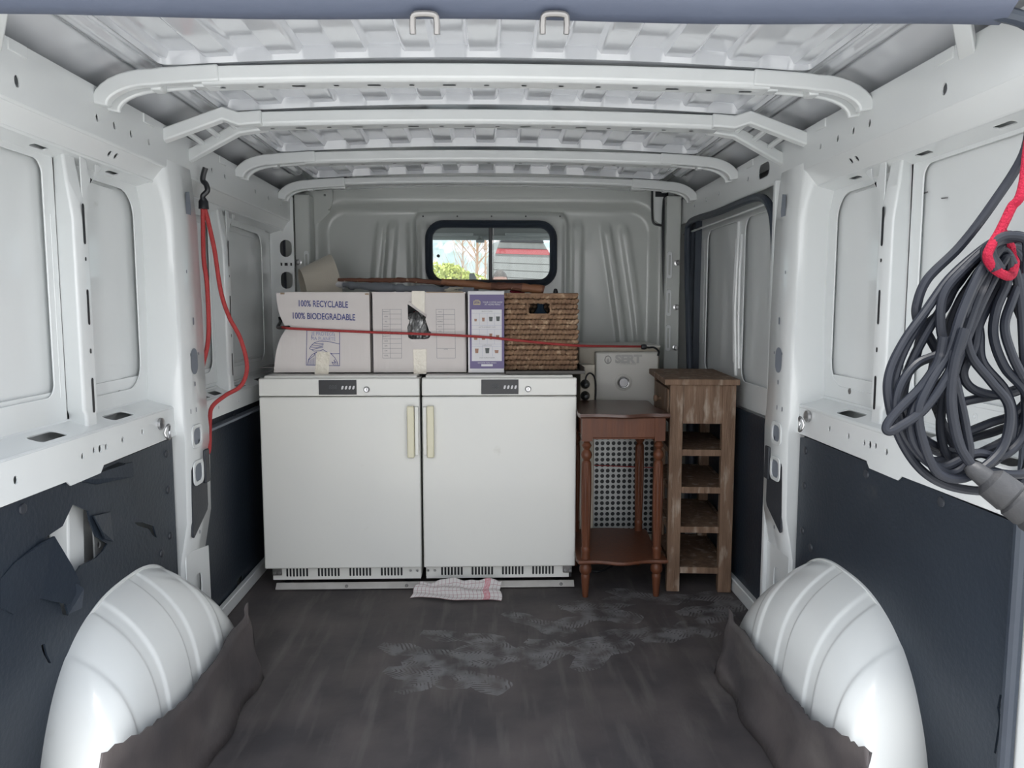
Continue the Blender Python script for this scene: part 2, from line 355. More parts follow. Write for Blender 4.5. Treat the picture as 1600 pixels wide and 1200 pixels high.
# ---- floor
def floor_fn(u, v):
    x = -.95+1.9*u; y = YR+(YF+.05-YR)*v
    z = .0025*math.sin(x*42+1.3*math.sin(y*2.2)+.6*math.sin(y*5))*ss(2.9, 2.3, y)-.0025
    return (x, y, z)
FLOORM = floor_mat()
fl = MB().grid(floor_fn, 190, 70).build('floor', FLOORM, smooth=True)
tag(fl, 'dark rubber van floor mat with dusty boot prints', 'floor', kind='structure')
MB().bx(-.98, .98, YR, 5.6, -.06, -.012).build('floor_base', DARKP, fl)
MB().bx(-.86, .86, YR-.03, YR, -.07, .0).build('sill', DULL, fl, bevel=.004)
def flap(s, pts):
    mb = MB(); n = len(pts)
    pts = [P(a, b, X=s*.688) for a, b in pts]
    path = []
    for i in range(n-1):
        for k in range(5): path.append(pts[i].lerp(pts[i+1], k/5))
    path.append(pts[-1]); vs = []; fs = []; m_ = 7
    for i, p in enumerate(path):
        for k in range(m_):
            t = k/(m_-1); x = .688-.034*t**1.5-.006*math.sin(i*.5)*t+.004*math.sin(k*2+i*.8)
            z = p.z*(1-t)+.003*t; jag = .003*math.sin(i*3.1)*(1-t)
            vs.append((s*x, p.y, z+jag))
    for i in range(len(path)-1):
        for k in range(m_-1): a = i*m_+k; fs.append((a, a+m_, a+m_+1, a+1))
    mb.add(vs, fs); o = mb.build('mat_flap', FLOORM, fl, smooth=True)
    q = o.modifiers.new('thick', 'SOLIDIFY'); q.thickness = .004; return o
flap(-1, [(386, 940), (380, 962), (360, 990), (327, 1041), (300, 1078), (266, 1113), (215, 1145), (159, 1179), (120, 1300)])
flap(1, [(1140, 950), (1148, 969), (1165, 990), (1190, 1023), (1223, 1069), (1245, 1098), (1269, 1123), (1325, 1153), (1358, 1172), (1349, 1202), (1385, 1290)])

# ---- ceiling: pressed roof skin
def roof_base(x):
    a = abs(x)
    if a < .68: return 1.660-.022*(a/.68)**2
    t = (a-.68)/.29; return 1.638-.105*t**2.6+.032*ss(.71, .80, a)
def strip(x):                   # 1 inside a deep pocket strip, 0 between
    u = ((x+.012)/.146) % 1.0; d = abs(u-.5)           # pockets centred at (k+.5)*.146
    return 1-ss(.235, .285, d) if abs(x+.012) < .735 else 0
def roof_fn_z(x, y):
    z = roof_base(x)-.044
    ends = [(YR, BOWS[0])]+[(BOWS[i], BOWS[i+1]) for i in range(3)]+[(BOWS[3], YF+.1)]
    for k, (a, b) in enumerate(ends):
        if a <= y <= b:
            deep = ss(a+.11, a+.14, y)*(1-max(0, min(1, (y-b)/.034))); sh = ss(a+.10, a+.12, y)*(1-max(0, min(1, (y-b-.018)/.024)))
            if k == 4: return z
            s_ = strip(x); z += s_*.028*deep+(1-s_)*.011*sh*(1 if abs(x) < .73 else 0)
    a = abs(x)
    z -= .014*(ss(.765, .785, a)-ss(.80, .825, a))      # long side rib
    return z
xs = sorted(set([round(-.96+1.92*i/360, 4) for i in range(361)]))
ys = []
y = YR-.04
while y < YF+.08:
    near = any(abs(y-b-o_) < .06 for b in BOWS for o_ in (0, .07, .12)); ys.append(y); y += .006 if near else .04
mb = MB(); ny = len(ys)
mb.add([(x, y, roof_fn_z(x, y)) for x in xs for y in ys], [(i*ny+j, (i+1)*ny+j, (i+1)*ny+j+1, i*ny+j+1) for i in range(len(xs)-1) for j in range(ny-1)])
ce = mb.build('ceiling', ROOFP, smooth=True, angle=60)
tag(ce, 'white painted ribbed van roof seen from below', 'ceiling', kind='structure')
MB().bx(-1.03, 1.03, YR-.06, 5.6, 1.70, 1.74).build('roof_skin', PAINT, ce)
# bows
def bow_path(a0, a1, n, z0=1.603, drop=.012):
    pts = []
    for i in range(n+1):
        x = a0+(a1-a0)*i/n; pts.append((x, z0-drop*(abs(x)/.65)**2))
    return pts
def bow(yb, hole_xs, k, ends=True):
    mb = MB(); pr = [(0, 0, 0), (0, 0, -.030), (0, .008, -.038), (0, .055, -.040), (0, .062, -.034), (0, .062, 0)]
    if k == 3: pr = [(0, 0, 0), (0, 0, -.022), (0, .006, -.028), (0, .045, -.028), (0, .05, -.02), (0, .05, 0)]
    xe = .64
    path = [(x, yb, z) for x, z in bow_path(-xe, xe, 40)]
    mb.sweep(pr, path); b = mb.build('roof_bow', PAINT, ce, bevel=.003)
    hm = MB()
    for hx in hole_xs:
        z = 1.603-.012*(abs(hx)/.65)**2-.0395; hm.add([(hx+dx, yb+.03+dy, z-.0008) for dx, dy in rrect(0, 0, .012 if abs(hx*37) % 2 < 1.3 else .03, .008, .003)], [tuple(range(20))])
    hm.build('hole', BLACK, b)
    if not ends: return b
    for s in (-1, 1):
        e = MB()
        # end casting: two curved arms with a window between, falling to the roof rail
        def arm(y0, y1, h):
            pts = []
            for i in range(17):
                t = i/16
                if t < .5: x = .60+(.745-.60)*(t/.5); z = 1.606-.012*(x/.65)**2-.004*(t/.5)
                else:
                    a = (t-.5)/.5*PI/2; x = .745+.135*math.sin(a); z = 1.585-.0-.075*(1-math.cos(a)); z = min(z, 1.586)
                pts.append((s*x, z))
            vs = []; fs = []
            m_ = len(pts)
            for i, (x, z) in enumerate(pts):
                d = (Vector((pts[min(i+1, m_-1)][0], pts[min(i+1, m_-1)][1]))-Vector((pts[max(i-1, 0)][0], pts[max(i-1, 0)][1]))).normalized()
                nn = Vector((-d.y, d.x)) if s > 0 else Vector((d.y, -d.x))
                for (yy, hh) in ((y0, 0), (y0, -h), (y1, -h), (y1, 0)): vs.append((x+nn.x*hh, yy, z+nn.y*hh))
            for i in range(m_-1):
                for q in range(4): fs.append((i*4+q, i*4+(q+1) % 4, (i+1)*4+(q+1) % 4, (i+1)*4+q))
            fs += [(0, 1, 2, 3), tuple((m_-1)*4+q for q in range(4))]
            e.add(vs, fs)
        arm(yb-.004, yb+.022, .036); arm(yb+.056, yb+.070, .034)
        e.bx(s*.60, s*.665, yb+.02, yb+.058, 1.553, 1.59); e.bx(s*.735, s*.76, yb+.02, yb+.058, 1.545, 1.575)
        e.build('bow_end', PAINT, b, bevel=.004)
    return b
bow(BOWS[0], [x*.085-.6 for x in range(15)], 0)
b2 = bow(BOWS[1], [x*.078-.6 for x in range(16)], 1, ends=False)
bow(BOWS[2], [x*.11-.55 for x in range(11)], 2)
bow(BOWS[3], [], 3)
for s in (-1, 1):                                       # gussets from bow 2 to the pillars
    g = MB(); yb = BOWS[1]
    prof = [(0, -.01, .0), (0, -.012, -.035), (0, .012, -.04), (0, .014, 0)]
    g.sweep(prof, [(s*.62, yb, 1.594), (s*.68, yb-.004, 1.588), (s*.72, yb-.014, 1.600), (s*.885, yb-.03, 1.535)])
    g.sweep(prof, [(s*.62, yb+.055, 1.590), (s*.70, yb+.06, 1.58), (s*.885, yb+.15, 1.515)])
    for t in (.0, .33, .62, .95):
        x = .70+.185*t; z = 1.573-.05*t; g.sweep([(0, 0, 0), (s*.016, 0, 0), (s*.016, 0, -.012), (0, 0, -.012)], [(s*x, yb-.015, z), (s*x, yb+.07+.08*t, z-.008)])
    g.build('pillar_gusset', PAINT, b2, bevel=.004)
for (x, y, dx) in ((P(849, 138, Z=1.645).x, P(849, 138, Z=1.645).y, .014),):
    MB().lathe([(0, -.004), (.014, -.004), (.016, 0)], Matrix.Translation((x, y, 1.638))).build('plug', DULL, ce)
# roof side rails closing pieces near the rear corners
for s in (-1, 1):
    MB().sweep([(0, 0, 0), (0, 0, -.03), (0, .05, -.03), (0, .05, 0)], [(s*.60, YR+.03, 1.625), (s*.80, YR+.10, 1.60), (s*.885, YR+.20, 1.535)]).build('corner_brace', PAINT, ce, bevel=.004)

# ---- bulkhead
wt, wbm = P(768, 345, Y=YF).z, P(768, 449, Y=YF).z
wxl, wxr = P(665, 400, Y=YF).x, P(870, 400, Y=YF).x
wcx, wcz, ww, wh = (wxl+wxr)/2, (wt+wbm)/2, wxr-wxl, wt-wbm
def rsd(x, z, cx, cz, hw, hh, r):
    qx, qz = abs(x-cx)-hw+r, abs(z-cz)-hh+r
    return math.hypot(max(qx, 0), max(qz, 0))+min(max(qx, qz), 0)-r
def bulk_y(x, z):
    y = YF
    d = rsd(x, z, 0, .75, .80, .80, .14)                # dished main field
    y += .045*(1-ss(-.05, .0, d))
    y -= .030*(1-ss(0, .012, rsd(x, z, wcx, wcz-.02, ww/2+.045, wh/2+.055, .04)))   # window surround
    y += .0
    inn = 1-ss(-.10, -.05, d)
    for c, tl, w_, h in ((-.45, -.10, .014, -.022), (-.505, -.12, .012, -.010), (.46, .12, .0, 0), (.415, 0, .016, -.018), (.365, 0, .010, -.012), (-.36, .02, .014, -.018), (-.305, 0, .012, -.014)):
        if not w_: continue
        cc = c+tl*(1.45-z)*.9 if tl else c
        y += h*inn*(1-ss(w_, w_+.014, abs(x-cc)))*(1-ss(1.42, 1.47, z))
    cc = .55+.16*(1.45-z)-.05*(1.2-z)**2
    y += -.020*inn*(1-ss(.014, .028, abs(x-cc)))*(1-ss(1.40, 1.46, z))
    y += -.012*inn*(1-ss(.010, .03, abs(x-cc-.085)))*(1-ss(1.40, 1.46, z))
    return y
def bfn(u, v):
    x = -.94+1.88*u; top = 1.632-.03*(abs(x)/.9)**2; z = top*v; return (x, bulk_y(x, z), z)
def bskip(u, v):
    x = -.94+1.88*u; z = (1.632-.03*(abs(x)/.9)**2)*v
    return rsd(x, z, wcx, wcz, ww/2-.02, wh/2-.02, .05) < 0
bu = MB().grid(bfn, 260, 130, bskip).build('wall_front', BULKP, smooth=True, angle=70)
tag(bu, 'grey white pressed steel bulkhead between load bay and cab', 'wall', kind='structure')
mb = MB(); mb.plate((0, YF+.07, 0), UX, UZ, [(-1.02, -.07), (1.02, -.07), (1.02, 1.72), (-1.02, 1.72)], [rrect(wcx, wcz, ww-.04, wh-.04, .05)], .012); mb.build('bulkhead_back', DARKP, bu)
for px, py in ((595, 291), (694, 288), (767, 287), (840, 288), (938, 291)):
    p = P(px, py, Y=YF); MB().lathe([(.011, 0), (.011, .003), (.007, .006), (.006, .009), (0, .009)], Matrix.Translation(p) @ Matrix.Rotation(PI/2, 4, 'X')).build('bolt', STEEL, bu, smooth=True)
fn = MB(); fn.sweep([(0, 0, 0), (0, -.018, -.002), (0, -.018, -.006), (0, 0, -.012)], [(x, YF, 1.628-.03*(abs(x)/.9)**2) for x in [-.78+1.56*i/20 for i in range(21)]]); fn.build('top_flange', BULKP, bu, bevel=.002)
for i in range(5):
    p = P(661+i*53.5, 338, Y=YF-.028); MB().lathe([(.004, 0), (.004, .002)], Matrix.Translation(p) @ Matrix.Rotation(PI/2, 4, 'X'), 8).build('screw', BLACK, bu)
# cable gap with black edge trim, top right
q = P(1022, 300, Y=YF); q2 = P(1050, 352, Y=YF)
MB().tube(smooth_path([P(1019, 292, Y=YF-.03), P(1019, 330, Y=YF-.03), P(1021, 348, Y=YF-.03), P(1032, 352, Y=YF-.03), P(1062, 355, Y=YF-.03)], 5), .005).build('edge_trim', BLACK, bu, smooth=True)
mb = MB(); mb.plate((0, YF-.022, 0), UX, UZ, [(P(a, b, Y=YF-.02).x, P(a, b, Y=YF-.02).z) for a, b in ((1020, 297), (1052, 299), (1066, 352), (1033, 351), (1022, 344))], [], .004); mb.build('corner_plate', PAINT, bu, bevel=.002)
MB().bx(P(1024, 310, Y=YF-.03).x, P(1044, 310, Y=YF-.03).x, YF-.034, YF-.026, P(1030, 309, Y=YF).z, P(1030, 301, Y=YF).z).build('cable_gap', BLACK, bu)
# left corner: sheet bracket curving into the roof
mb = MB(); mb.plate((0, YF-.02, 0), UX, UZ, [(P(a, b, Y=YF-.02).x, P(a, b, Y=YF-.02).z) for a, b in ((462, 318), (475, 300), (520, 296), (521, 312), (516, 332), (500, 348), (480, 355), (468, 352))], [circ(P(508, 305, Y=YF-.02).x, P(508, 305, Y=YF-.02).z, .005, 8), circ(P(515, 328, Y=YF-.02).x, P(515, 328, Y=YF-.02).z, .004, 8)], .006); mb.build('corner_plate', BULKP, bu, bevel=.002)

# window 1
wi = empty('window_1', (wcx, YF-.02, wcz), 'black rubber framed sliding window in the bulkhead', 'window', kind='structure')
def ring(hw, hh, r, w_, depth, y0, n=8, cx=wcx, cz=wcz):
    outer = rrect(cx, cz, hw*2, hh*2, r, n); inner = rrect(cx, cz, hw*2-2*w_, hh*2-2*w_, max(.01, r-w_), n); mb = MB(); m_ = len(outer)
    vs = []; prof = [(0, 0), (.15, -depth*.8), (.5, -depth), (.85, -depth*.7), (1, 0)]
    for i in range(m_):
        for t, yy in prof: vs.append((outer[i][0]*(1-t)+inner[i][0]*t, y0+yy, outer[i][1]*(1-t)+inner[i][1]*t))
    k = len(prof); fs = [(i*k+j, ((i+1) % m_)*k+j, ((i+1) % m_)*k+j+1, i*k+j+1) for i in range(m_) for j in range(k-1)]
    fs += [(i*k+k-1, ((i+1) % m_)*k+k-1, ((i+1) % m_)*k, i*k) for i in range(m_)]
    return mb.add(vs, fs)
wb(ring(ww/2, wh/2, .085, .036, .03, YF-.025), 'window_seal', RUBBER, wi, smooth=True, angle=60)
dx = P(767, 400, Y=YF).x
wb(MB().bx(dx-.010, dx+.007, YF-.03, YF-.005, wbm+.03, wt-.03), 'divider', BLACK, wi, bevel=.002)
wb(MB().bx(dx+.010, dx+.013, YF-.02, YF-.005, wbm+.03, wt-.03), 'channel', DULL, wi)
wb(MB().bx(wxl+.02, dx-.004, YF-.012, YF-.009, wbm+.02, wt-.02), 'pane', GLASS, wi)
wb(MB().bx(dx+.004, wxr-.02, YF-.006, YF-.003, wbm+.02, wt-.02), 'pane', GLASS, wi)
p = P(685, 400, Y=YF-.02); wb(MB().lathe([(.0075, 0), (.0075, .008), (0, .010)], Matrix.Translation(p) @ Matrix.Rotation(PI/2, 4, 'X'), 12), 'latch_knob', BLACK, wi, smooth=True)

# ---- side walls
def side(s):
    nm = 'left' if s < 0 else 'right'
    W = MB(); W.bx(s*1.005, s*1.03, YR-.06, YF+.12, -.55+.25, 1.74)
    if s < 0: W.bx(s*.966, s*.972, YR-.02, YF+.06, .0, 1.56)
    else: W.bx(s*.966, s*.972, YR-.02, 2.36, .0, 1.56)
    wall = W.build('wall_'+nm, PAINT); tag(wall, 'white painted inner side of the van on the %s with pressed rails and posts' % nm, 'wall', kind='structure')
    y1 = YF+.02
    # recessed skin panels with folded borders
    def skin(y0, y1_, z0, z1, r, name='skin_panel'):
        m_ = MB(); m_.plate((s*.955, 0, 0), (0, 1, 0), UZ, [(y0-.06, .80), (y1_+.06, .80), (y1_+.06, 1.40), (y0-.06, 1.40)], [rrect((y0+y1_)/2, (z0+z1)/2, y1_-y0, z1-z0, r, 8)], .004*(1 if s > 0 else 1)); m_.build(name+'_border', PAINT, wall, bevel=.0015)
    skin(1.29, 1.70, .865, 1.372, .03, 'rear_panel'); skin(1.80, 2.12, .845, 1.365, .07, 'middle_panel')
    if s < 0: skin(2.42, 2.67, .84, 1.36, .05, 'front_panel'); skin(2.79, 3.28, .84, 1.36, .06, 'front_panel')
    # bulging outer panel folds seen in the recesses
    for (a, b, c, d) in ((1.86, 2.02, .87, 1.36),)+(((2.46, 2.62, .86, 1.34), (2.86, 3.20, .86, 1.34)) if s < 0 else ()):
        MB().plate((s*.9635, 0, 0), (0, 1, 0), UZ, [(a, c), (b, c), (b+.01, d), (a+.02, d)], [], .002).build('stiffener_sheet', PAINT, wall, bevel=.001)
    # roof rail
    yend = y1
    R1 = MB(); hl = []
    for (px, py, r_) in ((24, 127, .009), (150, 184, .007), (177, 196, .007), (203, 209, .007), (231, 222, .006)):
        q = P(px, py, X=-.875); hl.append(circ(q.y, q.z-1.44, r_, 10, r_*1.3))
    hl = [h for h in hl if all(.008 < b < .098 for a, b in h)]
    for yy in (2.5, 2.62, 2.95, 3.12, 3.3): hl.append(circ(yy, .05, .008, 10))
    if s > 0: hl.append(rrect(2.47, .052, .10, .045, .02)); hl = [h for h in hl if abs(h[0][0]-2.5) > .02 or len(h) > 12]; hl = [h for h in hl if not (abs(sum(a for a, b in h)/len(h)-2.5) < .02 and len(h) == 10)]
    R1.plate((s*.875, 0, 1.44), (0, 1, 0), UZ, [(YR-.02, 0), (yend, 0), (yend, .108), (YR-.02, .108)], hl, -.003 if s > 0 else .003)
    R1.build('rail_face', PAINT, wall)
    hl2 = []
    for (px, py, w_) in ((180, 221, .035), (385, 210, .03), (152, 226, .012), (161, 228, .012)):
        if px < 300: q = P(px, py, X=-.90); hl2.append((q.y, w_))
    if s > 0: yend = 2.34
    R2 = MB(); d1 = Vector((s*.030, 0, -.042)); L1 = d1.length
    R2.plate((s*.875, 0, 1.44), (0, 1, 0), d1, [(YR-.02, 0), (yend, 0), (yend, L1), (YR-.02, L1)], [circ(1.875, .026, .008, 10), circ(1.905, .026, .008, 10), ], .003)
    R2.build('rail_fold', PAINT, wall)
    R3 = MB(); d2 = Vector((s*.055, 0, -.016)); L2 = d2.length
    R3.plate((s*.905, 0, 1.398), (0, 1, 0), d2, [(YR-.02, 0), (yend, 0), (yend, L2), (YR-.02, L2)], [rrect(yy, L2*.5, .055, .014, .006) for yy in (1.66, 1.97, 1.40)], .003)
    R3.build('rail_underside', PAINT, wall)
    cz = MB()
    yend = y1
    for (x, z, r_) in ((.875, 1.44, .006), (.905, 1.398, .005), (.876, 1.547, .004)): cz.tube([(s*(x+r_*.6), YR-.02, z), (s*(x+r_*.6), yend, z)], r_, 8)
    cz.build('rail_edge', PAINT, wall, smooth=True, angle=50)
    for yy in (1.50, 1.86, 2.05, 2.60): MB().bx(s*.869, s*.874, yy-.03, yy+.03, 1.525, 1.548).build('weld_tab', PAINT, wall, bevel=.002)
    # belt rail
    def belt(ya, yb_, xf, shelf_holes, face_holes, notch):
        face = [(ya, .005), (notch-.17, .0), (notch-.155, -.012), (notch-.03, -.012), (notch-.015, .003), (yb_, .003), (yb_, .082), (ya, .082)] if notch else [(ya, 0), (yb_, 0), (yb_, .06), (ya, .06)]
        top = .082 if notch else .06
        m1 = MB(); m1.plate((s*xf, 0, .70), (0, 1, 0), UZ, face, face_holes, .003); m1.build('belt_face', PAINT, wall)
        dv = Vector((s*(.957-xf), 0, .022)); ln = dv.length
        m2 = MB(); m2.plate((s*xf, 0, .70+top), (0, 1, 0), dv, [(ya, 0), (yb_, 0), (yb_, ln), (ya, ln)], shelf_holes, .003); m2.build('belt_shelf', PAINT, wall)
        m3 = MB(); z0 = .70+top+.022; m3.bx(s*.957, s*.962, ya, yb_, z0-.01, z0+.07); m3.build('belt_upstand', PAINT, wall)
        m4 = MB(); m4.tube([(s*(xf+.004), ya, .70+top-.001), (s*(xf+.004), yb_, .70+top-.001)], .006, 8); m4.tube([(s*.955, ya, z0), (s*.955, yb_, z0)], .006, 8); m4.build('belt_edge', PAINT, wall, smooth=True, angle=50)
        MB().bx(s*.90, s*.96, ya, yb_, .66, .668).build('belt_bottom', DARKP, wall)
    fh = []
    for (px, py, r_) in ((22, 750, .007), (127, 713, .006), (145, 703, .006), (154.5, 701, .0075), (164, 698, .006), (190, 687, .006), (221, 675, .006)):
        q = P(px, py, X=-.88); fh.append(circ(q.y, q.z-.70, r_, 10, r_*1.2))
    fh = [h for h in fh if all(.003 < b < .078 for a, b in h)]
    belt(YR-.02, 2.15, .88, [rrect(1.30, .034, .06, .034, .012), rrect(1.595, .036, .10, .036, .012), rrect(1.90, .036, .11, .034, .012)], fh, 1.76)
    if s < 0: belt(2.33, 3.42, .90, [rrect(2.50, .024, .05, .02, .006), rrect(2.60, .028, .08, .028, .008), rrect(2.86, .026, .09, .024, .008), rrect(3.1, .026, .09, .024, .008)], [circ(2.55, .03, .006, 8), circ(2.75, .03, .006, 8)], None)
    for yy, zz in ((1.335, .845), (1.47, .845), (2.0, .838), (1.85, .838)): MB().lathe([(.008, 0), (.008, .003), (.004, .004), (0, .002)], Matrix.Translation((s*.957, yy, zz)) @ Matrix.Rotation(-s*PI/2, 4, 'Y'), 12).build('dimple', DULL if zz < .84 else PAINT, wall, smooth=True)
    # vertical posts
    def post(yp, zt=1.395, zb=.765, xi=.905, deep=1.0):
        m_ = MB(); prof = [(.962, yp+.012), (xi+.004, yp-.006), (xi, yp), (xi, yp+.052), (.962, yp+.06)]
        lev = [(zb, .0, .75), (zb+.055, .0, .75), (zb+.065, 0, 1.0), (zt-.14, 0, 1.0), (zt-.06, .012, .9), (zt, .02, .8)]
        vs = []; fs = []
        for z, dxx, sc_ in lev:
            for (x, yy) in prof: vs.append((s*(min(.962, x+dxx)), yp+.03+(yy-yp-.03)*sc_, z))
        k = len(prof)
        for i in range(len(lev)-1):
            for j in range(k-1): fs.append((i*k+j, (i+1)*k+j, (i+1)*k+j+1, i*k+j+1))
        fs.append(tuple(range(k))); fs.append(tuple((len(lev)-1)*k+j for j in range(k)))
        m_.add(vs, fs); po = m_.build('post', PAINT, wall, bevel=.003)
        sl = MB()
        for (z0, z1, w_) in ((.82, .90, .010), (.955, .967, .007), (1.02, 1.10, .009), (1.163, 1.172, .007), (1.20, 1.29, .010)):
            sl.add([(s*(xi-.0009), yp+.033+a, (z0+z1)/2+b) for a, b in rrect(0, 0, w_, z1-z0, w_/2)], [tuple(range(20))])
        sl.build('slot', BLACK, po)
        # head bracket with U notch
        hb = MB(); hb.plate((s*(xi+.008), 0, 0), (0, 1, 0), UZ, [(yp+.05, 1.22), (yp+.062, 1.22), (yp+.075, 1.33), (yp+.145, 1.385), (yp+.135, 1.39), (yp+.118, 1.39), (yp+.112, 1.365), (yp+.098, 1.352), (yp+.082, 1.36), (yp+.075, 1.392), (yp+.05, 1.395)], [], .003*s); hb.build('bracket', PAINT, po, bevel=.001)
        return po
    post(1.735)
    if s < 0: post(2.69)
    # weld seam sealant along the post
    if s < 0: MB().tube(smooth_path([(-.955, 1.722, z) for z in (.86, .95, 1.0, 1.12, 1.26)], 4), .005, 6).build('sealant', PAINT, wall, smooth=True)
    # main pillar
    pi_ = MB(); lev = [(-.0, .885, .905), (.33, .872, .905), (.45, .850, .90), (.70, .846, .905), (.76, .850, .968), (.86, .852, .968), (1.0, .852, .968), (1.30, .858, .968), (1.42, .868, .965), (1.535, .880, .965)]
    vs = []; fs = []
    for z, xi, xo in lev:
        ya, yb_ = 2.145, 2.325
        flare = .05*ss(1.28, 1.42, z)+.03*ss(.92, .80, z)*(1 if z > .70 else 0)
        if z > .72: cs = [(xo, ya+.03-flare), (xi+.035, ya+.004-flare*.3), (xi+.008, ya), (xi, ya+.010), (xi, yb_-.008), (xi+.008, yb_), (xo, yb_+.03)]
        else: cs = [(xo, ya+.012), (xi+.02, ya+.004), (xi+.006, ya), (xi, ya+.008), (xi, yb_-.008), (xi+.008, yb_), (xo+.05, yb_+.01)]
        vs += [(s*x, yy, z) for x, yy in cs]
    k = 7
    for i in range(len(lev)-1):
        for j in range(k-1): fs.append((i*k+j, (i+1)*k+j, (i+1)*k+j+1, i*k+j+1))
    pi_.add(vs, fs); pl = pi_.build('pillar', PAINT, wall, smooth=True, angle=50)
    # raised rings and dark openings in the pillar's inner face (from the photograph's left pillar)
    def onp(px, py): return P(px, py, X=-.848)
    rg = MB(); dk = MB()
    for (px, py, w_, h_) in ((295, 686, .055, .046), (297, 744, .055, .050)):
        q = onp(px, py); q = Vector((0, 2.215, q.z)); x = s*.846
        o_ = rrect(q.y, q.z, w_+.022, h_+.022, .02); rg.plate((x, 0, 0), (0, 1, 0), UZ, o_, [rrect(q.y, q.z, w_, h_, .016)], -.004*s)
        dk.add([(s*.8455, a, b) for a, b in rrect(q.y, q.z, w_, h_, .016)], [tuple(range(20))])
    rg.build('opening_ring', PAINT, pl, bevel=.0015); dk.build('opening', DARKP, pl)
    dk = MB()
    for (yy, zz, w_, h_, xx) in ((2.235, .905, .05, .075, .8505), (2.24, 1.02, .010, .022, .8505), (2.23, .84, .009, .014, .8495), (2.21, .925, .007, .009, .8505), (2.27, .925, .007, .009, .8505), (2.19, .765, .006, .014, .8490), (2.23, .765, .006, .014, .849), (2.19, .675, .006, .014, .8455), (2.23, .672, .008, .014, .8455), (2.24, .40, .008, .012, .857), (2.21, 1.16, .006, .01, .8525)):
        dk.add([(s*xx, yy+a, zz+b) for a, b in rrect(0, 0, w_, h_, w_/2.2)], [tuple(range(20))])
    for (yy, zz) in ((2.262, 1.34),): dk.add([(s*.8600, yy+a, zz+b) for a, b in ((-.02, -.05), (.012, -.04), (.02, .0), (.012, .05), (-.018, .045))], [tuple(range(5))])
    dk.build('hole', DARKP, pl)
    bp = MB(); bp.plate((s*.8535, 0, 0), (0, 1, 0), UZ, [(2.165, .405), (2.175, .40), (2.285, .455), (2.292, .47), (2.292, .635), (2.285, .642), (2.18, .615), (2.168, .60)], [], -.006*s); bp.build('pillar_cover', PLAST, pl, bevel=.003)
    MB().bx(s*.840, s*.848, 2.262, 2.296, .54, .64).build('cover_tab', PLAST, pl, bevel=.003)
    # foot bracket
    fb = MB(); fb.plate((s*.872, 0, 0), (0, 1, 0), UZ, [(2.15, .12), (2.34, .12), (2.335, .33), (2.16, .36)], [rrect(2.24, .235, .06, .07, .02)], .004); fb.build('foot_bracket', PAINT, pl, bevel=.002)
    # front corner column with round openings
    fc = MB(); hol = []
    for py in (388, 438, 495, 545): q = P(440, py, Y=3.45); hol.append(rrect(.895, q.z, .052, .075, .026))
    fc.plate((0, 3.45, 0), (s, 0, 0), UZ, [(.860, .0), (.965, .0), (.965, 1.54), (.860, 1.54)], hol, .004)
    for q in ((411,),): 
        z = P(440, 413, Y=3.45).z
    if s > 0: fc = MB(); fc.bx(.915, .96, 3.43, 3.46, 0, 1.44)
    fo = fc.build('corner_column', PAINT if s < 0 else RUBBER, wall); 
    d2 = MB(); 
    for dx_, w_ in ((-.022, .006), (0, .012), (.02, .006)): d2.bx(s*(.895+dx_-w_/2), s*(.895+dx_+w_/2), 3.444, 3.449, z-.006, z+.006)
    if s < 0: d2.build('hole', BLACK, fo)
    MB().bx(s*.80, s*.868, 3.50, 3.60, 0, 1.56).build('inner_column', BULKP, wall, bevel=.006)
    ic = MB()
    for zz in (.92, 1.08, 1.25): ic.plate((0, 3.494, 0), (1, 0, 0), UZ, rrect(s*.815, zz, .022, .12, .01), [rrect(s*.815, zz, .009, .09, .004)], .006)
    ic.build('slot_ring', PAINT, wall, bevel=.001)
    for zz in (.875, 1.06, 1.26): MB().lathe([(.014, 0), (.014, .004), (.008, .006), (.007, .014), (0, .014)], Matrix.Translation((s*.852, 3.50, zz)) @ Matrix.Rotation(PI/2, 4, 'X'), 14).build('bolt', STEEL, wall, smooth=True)
    # lashing ring
    q = P(253 if s < 0 else 1260, 668 if s < 0 else 656, X=s*.872)
    lr = MB(); lr.lathe([(.016, 0), (.016, .008), (.009, .012), (0, .012)], Matrix.Translation(q+Vector((s*.006, 0, .01))) @ Matrix.Rotation(-s*PI/2, 4, 'Y'), 14)
    lr.tube([q+Vector((-s*.012-s*.006*abs(math.sin(a)), .014*math.cos(a), -.012+.020*math.sin(a))) for a in [2*PI*k/16 for k in range(16)]], .003, 6, True)
    lr.build('lashing_ring', STEEL, wall, smooth=True)
    # lower liner boards
    def board(name, X, outer, holes, y_studs):
        b_ = MB(); b_.plate((X, 0, 0), (0, 1, 0), UZ, outer, holes, .004*s); o = b_.build(name, LINER, wall)
        for (yy, zz) in y_studs: MB().lathe([(.011, 0), (.010, .003), (.004, .005), (0, .005)], Matrix.Translation((X, yy, zz)) @ Matrix.Rotation(-s*PI/2, 4, 'Y'), 12).build('stud', PLAST, o, smooth=True)
        return o
    jag = lambda pts, a=.004: [(p[0]+random.uniform(-a, a), p[1]+random.uniform(-a, a)) for p in pts]
    studs = [(2.10, .66), (2.10, .56), (2.10, .43), (2.04, .40), (1.96, .37), (1.84, .34), (1.70, .30), (1.45, .68), (1.75, .67), (1.52, .12)]
